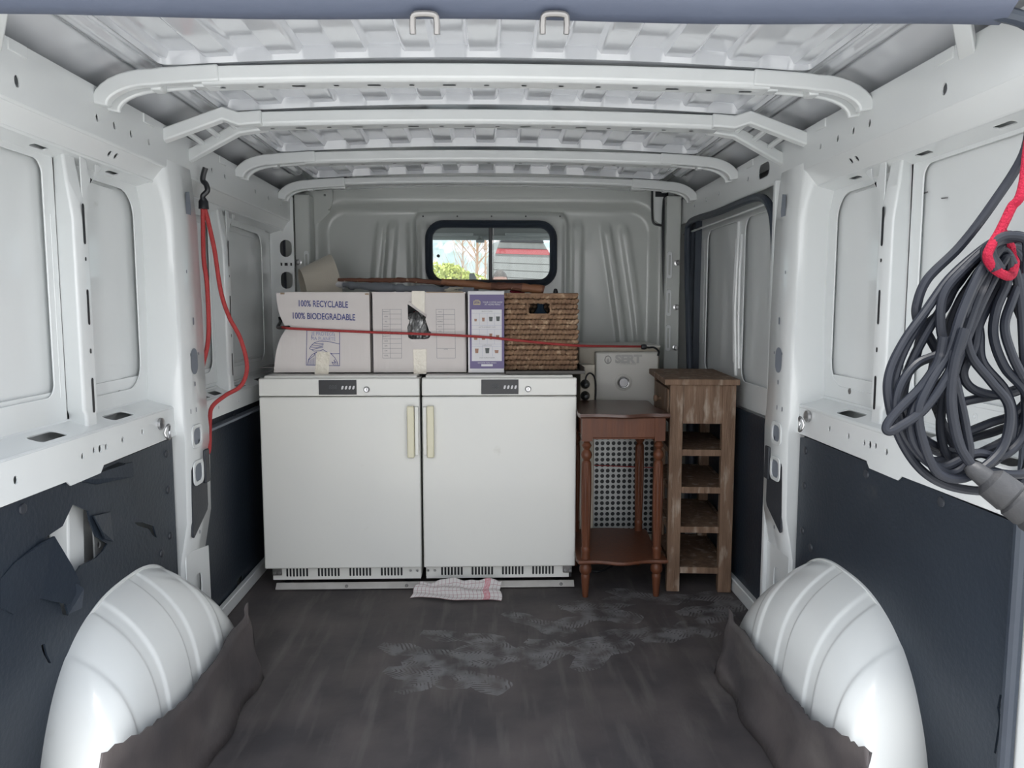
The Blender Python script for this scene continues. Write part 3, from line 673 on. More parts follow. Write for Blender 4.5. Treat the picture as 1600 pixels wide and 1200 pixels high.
    if s < 0:
        T = lambda L_: [(lambda q: (q.y, q.z))(P(a, b, X=-.885)) for a, b in L_]
        h1 = T([(114, 788), (138, 798), (140, 812), (150, 838), (168, 850), (160, 862), (150, 872), (126, 884), (116, 900), (108, 912), (98, 890), (74, 838), (98, 822)])
        h2 = T([(120, 752), (150, 738), (185, 722), (196, 724), (200, 738), (182, 748), (150, 756)])
        h3 = T([(92, 915), (108, 914), (112, 945), (106, 962), (98, 960), (91, 935)])
        h4 = T([(210, 816), (222, 816), (240, 822), (245, 840), (240, 838), (232, 826), (216, 822)])
        h5 = T([(64, 1008), (70, 1006), (74, 1024), (80, 1036), (76, 1036), (68, 1022)])
        board('liner_board', -.885, [(YR, 0), (2.14, 0), (2.14, .698), (YR, .698)], [h1, h2, h3, h4, h5], studs)
        # curled torn tongues
        def tongue(pts, dx_, name='torn_tongue'):
            v3 = [P(a, b, X=-.885) for a, b in pts]; n_ = len(v3)
            for i, v in enumerate(v3): v.x += dx_[i]
            vs = v3+[v+Vector((-.004, 0, 0)) for v in v3]; fs = [tuple(range(n_)), tuple(range(2*n_-1, n_-1, -1))]+[(i, (i+1) % n_, (i+1) % n_+n_, i+n_) for i in range(n_)]
            MB().add(vs, fs).build(name, LINER, wall)
        tongue([(0, 905), (20, 880), (60, 848), (76, 838), (100, 885), (112, 915), (100, 945), (60, 935), (20, 960), (0, 950)], [.001, .003, .006, .012, .018, .020, .012, .004, .003, .001])
        tongue([(92, 915), (106, 912), (112, 920), (112, 950), (104, 960)], [.004, .02, .026, .022, .004])
        tongue([(118, 750), (200, 722), (196, 745), (150, 757)], [.003, .012, .02, .004])
        tongue([(140, 806), (170, 800), (195, 812), (175, 846), (160, 842), (150, 830)], [.010, .004, .003, .004, .006, .014])
        # metal structure seen through the tears
        st = MB(); st.sweep([(0, -.05, 0), (.035, -.035, 0), (.035, .03, 0), (0, .05, 0)], [(-.955, 1.66, .20), (-.955, 1.69, .45), (-.955, 1.71, .70)]); st.build('inner_reinforcement', PAINT, wall, bevel=.004)
        MB().plate((-.93, 0, 0), (0, 1, 0), UZ, [(1.78, .46), (1.82, .46), (1.82, .54), (1.78, .54)], [circ(1.80, .50, .008)], .004).build('inner_bracket', PAINT, wall)
        h = T([]); T2 = lambda L_: [(lambda q: (q.y, q.z))(P(a, b, X=-.93)) for a, b in L_]
        board('liner_board', -.93, [(2.33, 0.0), (3.46, 0.0), (3.46, .70), (2.33, .70)], [T2([(372, 905), (380, 897), (378, 915), (372, 928), (368, 925)])], [(2.44, .67), (2.8, .67), (2.52, .5), (3.1, .45)])
        MB().bx(-.925, -.905, 2.36, 3.46, 0, .045).build('floor_edge_strip', PAINT, wall, bevel=.003)
    else:
        T = lambda L_: [(lambda q: (q.y, q.z))(P(a, b, X=.885)) for a, b in L_]
        h1 = T([(1562, 1085), (1565, 1086), (1562, 1110), (1566, 1125), (1561, 1150), (1556, 1178), (1553, 1176), (1557, 1150), (1561, 1125), (1558, 1105)])
        board('liner_board', .885, [(YR, 0), (2.14, 0), (2.14, .69), (2.10, .698), (YR, .698)], [h1], studs)
        MB().bx(.905, .93, 2.36, 3.46, 0, .05).build('floor_edge_strip', PAINT, wall, bevel=.004)
    return wall
WL, WR = side(-1), side(1)
SCUFF = mat('black scuff', (.05, .05, .055), .8, var=(90, (.2, .2, .2), .6))
q = MB(); L_ = [P(a, b, X=.9620) for a, b in ((1414, 312), (1418, 309), (1434, 303), (1450, 299), (1450, 301), (1436, 306), (1420, 312))]; q.add(L_, [tuple(range(7))])
L_ = [P(a, b, X=.9620) for a, b in ((1470, 309), (1481, 308), (1481, 310), (1471, 311))]; q.add(L_, [(0, 1, 2, 3)])
q.build('scuff_mark', SCUFF, WR)

# ---- sliding door on the right
X0 = .955
dr = empty('door_1', (X0, 2.9, 0), 'white sliding side door with black rubber seal and dark lower lining', 'door', kind='structure')
def dfn(u, v):
    y = 2.36+1.16*u; z = .66+.80*v; x = X0+.012*math.sin(PI*v)
    return (x, y, z)
wb(MB().grid(dfn, 20, 10), 'door_skin', PAINT, dr, smooth=True)
m_ = MB(); m_.plate((X0-.012, 0, 0), (0, 1, 0), UZ, [(2.38, .69), (3.50, .685), (3.50, 1.46), (2.38, 1.46)], [rrect(3.13, 1.085, .42, .60, .05, 6), rrect(2.66, 1.085, .38, .60, .05, 6)], .005)
wb(m_, 'door_inner_frame', PAINT, dr, bevel=.002)
mm = MB(); mm.tube([(X0-.014, 2.865, .83), (X0-.020, 2.868, 1.0), (X0-.020, 2.87, 1.2), (X0-.012, 2.88, 1.33)], .006, 8); mm.tube([(X0-.014, 2.90, .80), (X0-.024, 2.90, 1.05), (X0-.014, 2.91, 1.38)], .008, 8); mm.tube([(X0-.013, 2.93, .85), (X0-.019, 2.935, 1.1), (X0-.012, 2.94, 1.32)], .005, 8)
wb(mm, 'stiffening_rib', PAINT, dr, smooth=True)
m_ = MB(); m_.plate((X0-.013, 0, 0), (0, 1, 0), UZ, [(3.37, .90), (3.46, .90), (3.44, 1.16), (3.43, 1.36), (3.38, 1.36)], [], .004); wb(m_, 'glossy_pad', PAINT, dr, bevel=.004)
wb(MB().bx(.925, .932, 2.36, 3.46, .03, .685), 'door_liner', LINER, dr)
pts = [P(a, b, X=.874) for a, b in ((1197, 800), (1205, 730), (1210, 650), (1212, 560), (1212, 450), (1210, 360), (1204, 325), (1190, 309), (1165, 314), (1120, 332), (1090, 341), (1078, 348), (1074, 365), (1074, 430), (1076, 520), (1078, 600), (1080, 700), (1081, 760))]
wb(MB().tube(smooth_path(pts, 6), [.013]*(6*17+1), 10), 'door_seal', RUBBER, dr, smooth=True)
pts = [P(a, b, X=.93) for a, b in ((1068, 345), (1076, 337), (1076, 570), (1069, 570))]
wb(MB().bx(.90, .94, 3.46, 3.485, .70, 1.40), 'seal_lip', RUBBER, dr, bevel=.006)
m_ = MB(); m_.bx(.86, .955, 2.33, 2.352, .0, 1.44); wb(m_, 'opening_frame', PAINT, dr, bevel=.004)
wb(MB().bx(.915, .945, 3.45, 3.475, .86, .93), 'door_catch', BLACK, dr, bevel=.004)

# ---- wheel arches
def arch(s, wall):
    sect = [(.905, 1.02), (.885, 1.0), (.86, .975), (.83, .93), (.80, .875), (.775, .815), (.752, .745), (.733, .66), (.719, .56), (.709, .45), (.702, .32), (.698, .16), (.694, 0)]
    nu = 240; nv = len(sect)-1
    def h(t):
        t = min(1, abs(t)); return (1-t**2.7)**.52
    vs = []; fs = []
    for i in range(nu+1):
        u = -1+2*i/nu
        u_ = math.sin(u*PI/2)*.35+u*.65
        for j, (x, hz) in enumerate(sect):
            v = j/nv
            yc = 1.825-.10*v; ln = .378+.137*v
            yy = yc+u_*ln
            z = .405*hz*h(u_)
            pinch = max(0, abs(u_)-.55)/.45
            xx = x+(.895-x)*.20*pinch**2*(1 if u_ > 0 else .25)
            b = 0
            for (a0, a1, hh) in ((1.50, 1.57, .006), (1.68, 1.72, -.005), (1.85, 1.895, -.005), (2.02, 2.06, .004)):
                yv = yy+.10*v
                b += hh*(ss(a0-.006, a0+.006, yv)-ss(a1-.006, a1+.006, yv))
            b *= min(1, hz*3)*min(1, (1-abs(u_))*6)*ss(0, .12, v)
            nx, nz = (-.25, 1) if v < .4 else (-.8, .6)
            vs.append((s*(xx+nx*b), yy, max(0, z+nz*b)))
    for i in range(nu):
        for j in range(nv): a = i*(nv+1)+j; fs.append((a, a+nv+1, a+nv+2, a+1))
    o = MB().add(vs, fs).build('wheel_arch', ARCHP, wall, smooth=True, angle=80)
    q = o.modifiers.new('sub', 'SUBSURF'); q.levels = q.render_levels = 1
    # folded flange where arch meets the liner
    fl_ = []
    for i in range(0, 61):
        u = -1+2*i/60; u_ = math.sin(u*PI/2)*.35+u*.65; fl_.append((s*.884, 1.825+u_*.380, .404*h(u_)+.001))
    MB().tube(fl_, .0045, 6).build('arch_flange', ARCHP, o, smooth=True)
    return o
for s, wl in ((-1, WL), (1, WR)):
    o = arch(s, wl)

# ---- rear frame
rf = empty('trim_1', (0, YR, 1.5), 'blue grey rubber seal and header across the rear door opening', 'trim', kind='structure')
hp = []
for i in range(25):
    x = -.80+1.6*i/24; hp.append((x, YR, 1.507+.002*math.cos(x*9)))
hd = MB(); hd.sweep([(0, -.01, -.004), (0, .012, -.008), (0, .03, .0), (0, .03, .06), (0, -.045, .06), (0, -.04, .018), (0, -.022, .006)], hp); wb(hd, 'rear_seal', SEALG, rf, smooth=True, angle=50)
hd = MB(); hd.bx(-1.03, 1.03, YR-.08, YR-.01, 1.555, 1.74); wb(hd, 'header', PAINT, rf, bevel=.006)
for s in (-1, 1):
    wb(MB().tube(smooth_path([(s*.78, YR, 1.515), (s*.84, YR, 1.50), (s*.884, YR, 1.45), (s*.884, YR, 1.2), (s*.882, YR, .5), (s*.880, YR, 0)], 5), .012, 10), 'side_seal', SEALG if 0 else RUBBER, rf, smooth=True)
    wb(MB().bx(s*.893, s*1.03, YR-.06, YR+.002, -.30, 1.70), 'rear_post', PAINT, rf, bevel=.006)
for px in (663.5, 867):
    q = P(px, 24, Y=YR-.012); r_ = .018
    pts = [q+Vector((-r_, .004, -.026)), q+Vector((-r_, 0, -.008)), q+Vector((-r_*.75, -.004, 0)), q+Vector((r_*.75, -.004, 0)), q+Vector((r_, 0, -.008)), q+Vector((r_, .004, -.026))]
    wb(MB().tube(smooth_path(pts, 4), .0048, 10), 'striker_hook', DULL, rf, smooth=True)

# ============================================================ THE CAB, SEEN THROUGH THE BULKHEAD WINDOW
cab = empty('wall_cab', (0, 4.6, 0), 'grey lined cab shell with windscreen, seen through the bulkhead window', 'wall', kind='structure')
hl = MB().grid(lambda u, v: (-.90+1.8*u, YF+.09+1.35*v, 1.56-.045*v-.03*abs(2*u-1)**3), 20, 10); wb(hl, 'headliner', HEADL, cab, smooth=True)
wb(MB().bx(-.92, .92, 4.99, 5.06, 1.492, 1.56), 'windscreen_header', CAMPER, cab, bevel=.01)
for x0, x1, dz in ((-.62, -.10, 0), (.10, .62, 0)): wb(MB().bx(x0, x1, 4.86, 4.90, 1.503, 1.53), 'sun_visor', CAMPER, cab, bevel=.01)
wb(MB().bx(-.085, -.03, 4.94, 4.97, 1.468, 1.492), 'mirror', CAMPER, cab, bevel=.008)
wb(MB().tube([(-.06, 4.96, 1.48), (-.06, 5.0, 1.52)], .010), 'mirror_stalk', CAMPER, cab)
wb(MB().bx(-.95, .95, 4.95, 5.55, .55, .86), 'dashboard', DASH, cab, bevel=.04)
m_ = MB(); m_.grid(lambda u, v: (-.90+1.8*u, 5.08+.50*(1-v)+.06*(1-(2*u-1)**2), .86+.62*v), 12, 6); wb(m_, 'windscreen', GLASS, cab, smooth=True)
for s in (-1, 1):
    wb(MB().sweep([(0, 0, 0), (s*.05, 0, 0), (s*.05, .05, 0), (0, .05, 0)], [(s*.88, 5.58, .86), (s*.86, 5.05, 1.50)]), 'windscreen_post', DASH, cab, bevel=.006)
    wb(MB().bx(s*.95, s*.975, YF+.1, 5.5, -.1, .86), 'cab_door_trim', DASH, cab)
lm = MB(); lm.bx(-.045, .045, 3.93, 4.0, 1.525, 1.535)
LAMP = mat('dome lamp', (.9, .7, .45), .4, emit=((1, .55, .2), 6)); wb(lm, 'dome_lamp', LAMP, cab, bevel=.003)
wb(MB().bx(-.95, .95, YF+.1, 5.5, -.10, -.05), 'cab_floor', DARKP, cab)
def tt(px, py, Y): return P(px, py, Y=Y)
# grey folded clipboard / tray standing on the dash
q = tt(733, 427, 5.0); tb = MB()
a, b_, c_, d_ = tt(732, 446, 5.0), tt(733, 427, 5.0), tt(741, 427, 5.0), tt(755, 446, 5.0)
a.z = d_.z = .86; d_.x += .12
tb.add([a, b_, c_, d_]+[v+Vector((0, .03, 0)) for v in (a, b_, c_, d_)], [(0, 1, 2, 3), (7, 6, 5, 4), (0, 4, 5, 1), (1, 5, 6, 2), (2, 6, 7, 3), (3, 7, 4, 0)])
tag(tb.build('dashboard_stand', mat('stand grey', (.10, .13, .13), .6), bevel=.004), 'grey slanted stand on the dashboard, seen low in the left window pane', 'stand')

# ============================================================ OUTSIDE
def gz(x, y):
    z = -.58+.30*ss(6.5, 9.5, y)+.5*ss(10, 16, y)
    return z
gr = MB().grid(lambda u, v: (-40+80*u, -45+90*v, gz(-40+80*u, -45+90*v)), 80, 120).build('ground', GROUND, smooth=True); tag(gr, 'pale gravel yard around the van', 'ground', kind='structure')
def hfn(u, v):
    x = -60+120*u; y = 38+30*v; z = .2+22*v**.8+1.4*math.sin(x*.5+v*6)+1.1*math.sin(x*1.1+v*17); return (x, y, z)
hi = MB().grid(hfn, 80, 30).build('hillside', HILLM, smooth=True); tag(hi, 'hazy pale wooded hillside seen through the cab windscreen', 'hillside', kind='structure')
# yellow-green tree
tp = tt(700, 452, 15.0); tr = empty('tree', (tp.x, 15.0, gz(tp.x, 15)), 'yellow green leafy tree seen in the left pane of the bulkhead window', 'tree')
ctr = Vector((tp.x, 15.0, tp.z)); lv = MB(); rnd = random.Random(3)
for _ in range(5200):
    while True:
        d = Vector((rnd.uniform(-1, 1), rnd.uniform(-1, 1), rnd.uniform(-1, 1)))
        if .5 < d.length < 1: break
    lump = 1+.13*math.sin(d.x*9+d.y*4)+.10*math.sin(d.z*11+d.x*5)
    p = ctr+Vector((d.x*.72, d.y*.6, d.z*.55))*lump+Vector((-.05, 0, -.04)); n_ = Vector((rnd.uniform(-1, 1), rnd.uniform(-1, 1), rnd.uniform(-.2, 1))).normalized(); a = n_.orthogonal().normalized()*.035; b_ = n_.cross(a)*.8
    lv.add([p-a, p-b_, p+a, p+b_], [(0, 1, 2, 3)])
o = wb(lv, 'foliage', LEAFY, tr, keepn=True); o['kind'] = 'stuff'
tk = MB(); tk.tube([(tp.x, 15, gz(tp.x, 15)-.02), (tp.x+.05, 15, .6), (tp.x, 15, tp.z)], [.09, .07, .03])
for k in range(7): a = k*.9; tk.tube([(tp.x+.03, 15, .5+.1*k), (tp.x+.45*math.cos(a), 15+.4*math.sin(a), tp.z+.05*k)], [.03, .01], 5)
wb(tk, 'trunk', TWIG, tr, smooth=True)
# bare reddish trees
for k, (px, hh, YT) in enumerate(((744, 5.5, 19), (757, 5.5, 26), (722, 5.6, 33))):
    bx_ = tt(px, 440, YT).x; t_ = MB(); rnd = random.Random(k+5); z0 = gz(0, YT)-.02
    t_.tube([(bx_, YT, z0), (bx_+.05, YT, z0+hh*.5), (bx_, YT, z0+hh)], [.03, .022, .008], 5)
    for q in range(46):
        h0 = rnd.uniform(.6, hh*.92); a = rnd.uniform(0, 6.28); ln = (hh-h0)*.28+.15
        t_.tube([(bx_, YT, z0+h0), (bx_+ln*.5*math.cos(a), YT+ln*.5*math.sin(a), z0+h0+ln*.5), (bx_+ln*.8*math.cos(a), YT+ln*.8*math.sin(a), z0+h0+ln*1.1)], [.014, .009, .004], 4)
    tag(t_.build('bare_tree', TWIG, smooth=True), ('bare reddish tree directly left of the window divider', 'bare reddish tree hidden in part by the window divider', 'bare reddish tree rising behind the yellow green tree')[k], 'tree', 'bare trees ahead of the van')
# ribbed trailer
tl = empty('trailer', tt(812, 480, 13.0)*1, 'white ribbed trailer with red stripe and dark roof edge, right window pane', 'trailer'); tl.location.z = gz(0, 13.0)
TA = math.radians(14)
tu = Vector((math.cos(TA), math.sin(TA), 0)); tn = Vector((math.sin(TA), -math.cos(TA), 0)); tO = Vector((tt(771, 480, 12.6).x, 12.6, 0))
Ltr = 1.02; zt_, zb_ = tt(800, 379, 13).z, gz(0, 13)+.30
def tpt(u, z, d=0): return tO+tu*u+tn*d+Vector((0, 0, z-.10*u*ss(0, 1.2, zt_-z)))
def prof_x(z):                                  # rounded shoulders
    t = ss(zt_-.55, zt_+.14, z); return .14*t*t
body = MB(); outl = []
for i in range(25):
    z = zb_+(zt_-zb_)*i/24; outl.append((prof_x(z), z))
for i in range(24, -1, -1):
    z = zb_+(zt_-zb_)*i/24; outl.append((Ltr-prof_x(z)*1.6, z))
body.plate(tO, tu, UZ, outl, [], -.45)
wb(body, 'box_body', TRAIL, tl)
def shell(z0, z1, d, name, m, k=8):
    q = MB(); vs = []; 
    for i in range(k+1):
        z = z0+(z1-z0)*i/k; vs += [tpt(prof_x(z)+.004, z, 0), tpt(prof_x(z)+.004, z, d), tpt(Ltr-prof_x(z)*1.6-.004, z, d), tpt(Ltr-prof_x(z)*1.6-.004, z, 0)]
    fs = [(i*4+j, i*4+j+1, i*4+j+5, i*4+j+4) for i in range(k) for j in range(3)]+[(0, 1, 2, 3), (k*4, k*4+3, k*4+2, k*4+1)]
    q.add(vs, fs); return wb(q, name, m, tl)
zz = zt_-.25; i = 0
while zz > zb_+.1:
    shell(zz-.100, zz, .030, 'rib_board', TRAIL, 2); zz -= .112; i += 1
shell(zt_-.21, zt_-.13, .035, 'stripe', REDST, 4); shell(zt_-.12, zt_-.03, .015, 'top_board', TRAIL, 3); shell(zt_-.02, zt_+.04, .05, 'roof_edge', BLACK, 4)
for u in (.3, 1.05):
    wh_ = Matrix.Translation(tpt(u, gz(0, 13)+.30, -.15)) @ Matrix((tu, UZ, tn)).transposed().to_4x4()
    wb(MB().lathe([(.10, -.09), (.27, -.09), (.30, -.06), (.30, .06), (.27, .09), (.15, .10), (.08, .08)], wh_, 24), 'wheel', BLACK, tl, smooth=True)
wb(MB().add([tpt(1.08, tt(841, 434, 13).z-.06, .036), tpt(1.10, tt(841, 434, 13).z-.06, .036), tpt(1.10, tt(841, 434, 13).z+.02, .036), tpt(1.08, tt(841, 434, 13).z+.02, .036)], [(0, 1, 2, 3)]), 'latch', BLACK, tl)
# person
def person():
    Y = 7.6; hp_ = tt(781, 443, Y); gz_ = gz(hp_.x, Y); hc = Vector((hp_.x, Y, hp_.z+.01)); H0 = hc.z-.12     # chin
    root = empty('person', (hp_.x, Y, gz_), 'person with short dark hair, only forehead and eyes showing above the sticks', 'person')
    sh = H0-.10; hip = gz_+(sh-gz_)*.62; x = hp_.x
    V_ = []; E_ = []; R_ = []
    def chain(pts, rs, start=None):
        prev = start
        for p, r in zip(pts, rs):
            V_.append(p); R_.append(r); k = len(V_)-1
            if prev is not None: E_.append((prev, k))
            prev = k
        return prev
    def skinmesh(name, m):
        me = bpy.data.meshes.new(name); me.from_pydata(V_, E_, []); o = bpy.data.objects.new(name, me); col.objects.link(o)
        sk = o.modifiers.new('skin', 'SKIN'); sk.use_smooth_shade = True
        for v, r in zip(me.skin_vertices[0].data, R_): v.radius = r if isinstance(r, tuple) else (r, r)
        me.skin_vertices[0].data[0].use_root = True
        su = o.modifiers.new('sub', 'SUBSURF'); su.levels = su.render_levels = 2; me.materials.append(m); return setp(o, root)
    # body: trunk, neck, legs, arms
    chain([(x, Y, hip), (x, Y, hip+.14), (x, Y-.01, sh-.17), (x, Y, sh), (x, Y, sh+.08)], [(.15, .11), (.14, .10), (.18, .12), (.15, .09), (.06, .06)])
    for s in (-1, 1):
        chain([(x+s*.09, Y, hip-.06), (x+s*.11, Y-.02, (hip+gz_)/2+.02), (x+s*.12, Y+.01, gz_+.09), (x+s*.13, Y-.12, gz_+.035)], [.085, .06, .042, (.045, .03)], 0)
        chain([(x+s*.19, Y, sh-.02), (x+s*.235, Y-.02, sh-.28), (x+s*.20, Y-.20, sh-.42)], [.055, .04, .028], 3)
    skinmesh('body', SHIRT)
    V_.clear(); E_.clear(); R_.clear()
    k0 = chain([(x, Y, sh+.04), (x, Y-.005, H0+.02)], [.055, .052])
    for s in (-1, 1):
        V_.clear() if 0 else None
    skinmesh('neck', SKIN)
    for s in (-1, 1):                       # hands with five fingers
        V_.clear(); E_.clear(); R_.clear(); wx, wy, wz = x+s*.20, Y-.20, sh-.42
        pk = chain([(wx, wy, wz), (wx, wy-.045, wz-.01), (wx, wy-.085, wz-.012)], [.026, (.036, .018), (.036, .016)])
        for f, ln in ((-.030, .060), (-.010, .072), (.010, .068), (.029, .054)): chain([(wx+f, wy-.10, wz-.014), (wx+f*1.1, wy-.10-ln*.5, wz-.022), (wx+f*1.1, wy-.10-ln*.85, wz-.042)], [.009, .0085, .007], 2)
        chain([(wx-s*.040, wy-.05, wz-.005), (wx-s*.055, wy-.085, wz-.012)], [.011, .009], 1)
        skinmesh('hand', SKIN)
    def head(u, v):
        a = 2*PI*u; e = PI*(v-.5); dx_, dy, dz = math.cos(e)*math.sin(a), -math.cos(e)*math.cos(a), math.sin(e)
        rx, ry, rz = .076, .096, .118; j = 1-.22*ss(0, -1, dz)
        px, py, pz = dx_*rx*j, dy*ry, dz*rz
        f = max(0, -dy)
        py -= .020*math.exp(-((dx_)/.14)**2-((dz+.22)/.20)**2)*f             # nose
        for e_ in (-.36, .36): py += .010*math.exp(-((dx_-e_)/.16)**2-((dz-.0)/.13)**2)*f
        py -= .006*math.exp(-((dx_)/.3)**2-((dz+.56)/.07)**2)*f; py -= .006*math.exp(-(dx_/.5)**2-((dz-.16)/.08)**2)*f
        return (hc.x+px, hc.y+py, hc.z+pz)
    hd_ = wb(MB().grid(head, 40, 28), 'head', SKIN, root, smooth=True, angle=180)
    wb(MB().grid(lambda u, v: (lambda p: (hc.x+(p[0]-hc.x)*1.06, hc.y+(p[1]-hc.y)*1.05+.004, hc.z+(p[2]-hc.z)*1.05+.002))(head(u, .42+.58*v)), 40, 16, lambda u, v: v < .40 and min(u, 1-u) < .20), 'hair', HAIR, hd_, smooth=True, angle=180)
    EYE = mat('eye', (.03, .02, .02), .2)
    for e_ in (-1, 1):
        wb(MB().lathe([(0, -.008), (.006, -.005), (.0085, 0), (.006, .005), (0, .008)], Matrix.Translation((hc.x+e_*.030, hc.y-.083, hc.z)), 10), 'eye', EYE, hd_, smooth=True)
        wb(MB().tube([(hc.x+e_*.016, hc.y-.092, hc.z+.020), (hc.x+e_*.046, hc.y-.084, hc.z+.021)], .004, 6), 'eyebrow', HAIR, hd_)
        wb(MB().lathe([(0, -.03), (.014, -.02), (.018, 0), (.014, .02), (0, .03)], Matrix.Translation((hc.x+e_*.077, hc.y+.006, hc.z-.008)) @ Matrix.Diagonal((.45, 1, 1, 1)), 10), 'ear', SKIN, hd_, smooth=True)
    wb(MB().tube([(hc.x-.022, hc.y-.093, hc.z-.066), (hc.x, hc.y-.098, hc.z-.065), (hc.x+.022, hc.y-.093, hc.z-.066)], .004, 6), 'mouth', mat('lips', (.35, .13, .11), .5), hd_)
    wb(MB().bx(x-.13, x+.13, Y-.1, Y+.1, hip-.03, hip+.02), 'belt', BLACK, root, bevel=.02)
person()

# ============================================================ THE LOAD
# ---- fridges
def fridge(xa, xb, yf, label, hinge_left, lockm, panel_px):
    """xa..xb door width, yf door front plane"""
    zt, zs, zd, zp = .800, .733, .083, .028
    r = empty('fridge', ((xa+xb)/2, yf+.3, 0), label, 'fridge', 'white under-counter fridges')
    wb(MB().bx(xa+(.018 if hinge_left else .004), xb-(.004 if hinge_left else .018), yf+.045, yf+.58, zp, zt-.006), 'cabinet', FRID, r, bevel=.006)
    wb(MB().bx(xa+.012, xb-.012, yf+.03, yf+.585, zt-.004, zt+.008), 'top', FRID, r, bevel=.003)
    d = wb(MB().bx(xa, xb, yf, yf+.042, zd, zs-.0015), 'door', FRID, r, bevel=.005)
    c = wb(MB().bx(xa, xb, yf, yf+.042, zs+.0015, zt), 'control_panel', FRID, r, bevel=.004)
    a, b_ = panel_px
    x0, x1 = P(a, 600, Y=yf).x, P(b_, 600, Y=yf).x; zc = (zs+zt)/2+.001
    dp = wb(MB().bx(x0, x1, yf-.003, yf+.002, zc-.027, zc+.027), 'display', BLACK, c, bevel=.001)
    for k in range(4):
        xx = x0+(x1-x0)*(.63+.098*k); wb(MB().plate((xx, yf-.0034, zc-.001), (1, 0, 0), (.25, 0, 1), rrect(0, 0, .0072, .014, .0035), [], .0008), 'button', PWHITE, c)
    text('digits', '888', .022, DASH, (x0+(x1-x0)*.38, yf-.0035, zc), UX, UZ, c, sx=.9)
    xl = P(lockm, 606, Y=yf).x
    wb(MB().lathe([(.011, 0), (.011, .004), (.0085, .006), (.006, .0055), (.006, .003), (0, .003)], Matrix.Translation((xl, yf, zc-.008)) @ Matrix.Rotation(PI/2, 4, 'X'), 20), 'lock', STEEL, c, smooth=True)
    wb(MB().bx(xl-.001, xl+.001, yf-.0045, yf-.002, zc-.012, zc-.004), 'keyhole', BLACK, c)
    # handle on the inner edge
    s = 1 if hinge_left else -1; xe = xb if hinge_left else xa
    h0, h1 = .508, .700
    hh = MB(); xc = xe-s*.032
    hh.bx(xc-.013, xc+.013, yf-.030, yf-.014, h0, h1); wb(hh, 'handle', CREAM, d, bevel=.004)
    hs = MB(); hs.bx(xe-s*.018, xe-s*.004, yf-.016, yf, h0+.008, h1-.004); hs.bx(xc-.010, xc+.010, yf-.016, yf, h0+.01, h0+.03); hs.bx(xc-.010, xc+.010, yf-.016, yf, h1-.03, h1-.01); wb(hs, 'handle_bracket', FRID, d, bevel=.002)
    # grille
    g = MB(); gx0, gx1 = xa+.020, xb-.006; wd = gx1-gx0; holes = []
    if not hinge_left: gx0, gx1 = xa+.006, xb-.008
    n0 = .095 if hinge_left else .11
    for grp in range(4):
        for k in range(7): holes.append(rrect(wd*n0+grp*wd*.213+k*.0125, .028, .0074, .034, .0037, 3))
    g.plate((gx0, yf+.038, zp), UX, UZ, [(0, 0), (wd, 0), (wd, .054), (0, .054)], holes, -.003)
    gp = wb(g, 'grille', FRID, r)
    wb(MB().bx(gx0+.002, gx1-.002, yf+.0425, yf+.044, zp, zp+.054), 'grille_shadow_board', BLACK, gp)
    for xx in (gx0+wd*.93, gx0+wd*.975) if hinge_left else (gx0+wd*.012, gx0+wd*.06): wb(MB().lathe([(.005, 0), (.004, .003), (0, .003)], Matrix.Translation((xx, yf+.034, zp+.032)) @ Matrix.Rotation(PI/2, 4, 'X'), 10), 'screw', STEEL, gp, smooth=True)
    hx = gx0+.018 if hinge_left else gx1-.018
    hb = wb(MB().bx(hx-.018, hx+.018, yf+.026, yf+.034, zp+.020, zp+.056), 'hinge', DULL, r, bevel=.003)
    for dx_ in (-.009, .009): wb(MB().lathe([(.006, 0), (.005, .004), (0, .004)], Matrix.Translation((hx+dx_, yf+.026, zp+.031)) @ Matrix.Rotation(PI/2, 4, 'X'), 10), 'hinge_screw', STEEL, hb, smooth=True)
    for fx in (xa+.06, xb-.06):
        for fy in (yf+.10, yf+.52): wb(MB().lathe([(.018, .0), (.018, .006), (.008, .008), (.008, zp)], Matrix.Translation((fx, fy, .0)), 12), 'foot', BLACK, r)
    return r
YFR = 2.82
fx = lambda px, y=YFR: P(px, 740, Y=y).x
fridge(fx(408.5), fx(657), YFR, 'white fridge on the left, handle at its right edge, under two cardboard boxes', True, 573, (498, 557))
fridge(fx(660.5), fx(900), YFR, 'white fridge on the right, handle at its left edge, beside the turned-leg table', False, 825, (752, 810))
ms = MB(); x0, x1 = fx(424), fx(899); ms.sweep([(0, 0, .0), (0, 0, .004), (0, .018, .020), (0, .022, .020), (0, .022, 0)], [(x0, YFR+.004, .001), (x1, YFR+.004, .001)])
st = empty('metal_strip', (0, YFR, 0), 'shiny metal strip screwed to the floor along the fridge fronts', 'metal strip')
wb(ms, 'strip', mat('bright strip', (.60, .58, .55), .35, .25, bump=(40, .1), var=(14, (.42, .40, .38), .6)), st, bevel=.001)
for px in (541, 635, 877): q = P(px, 924, Y=YFR); wb(MB().lathe([(.007, .0), (.006, .004), (0, .005)], Matrix.Translation((q.x, YFR+.010, .010)) @ Matrix.Rotation(math.radians(48), 4, 'X'), 10), 'screw', DULL, st, smooth=True)
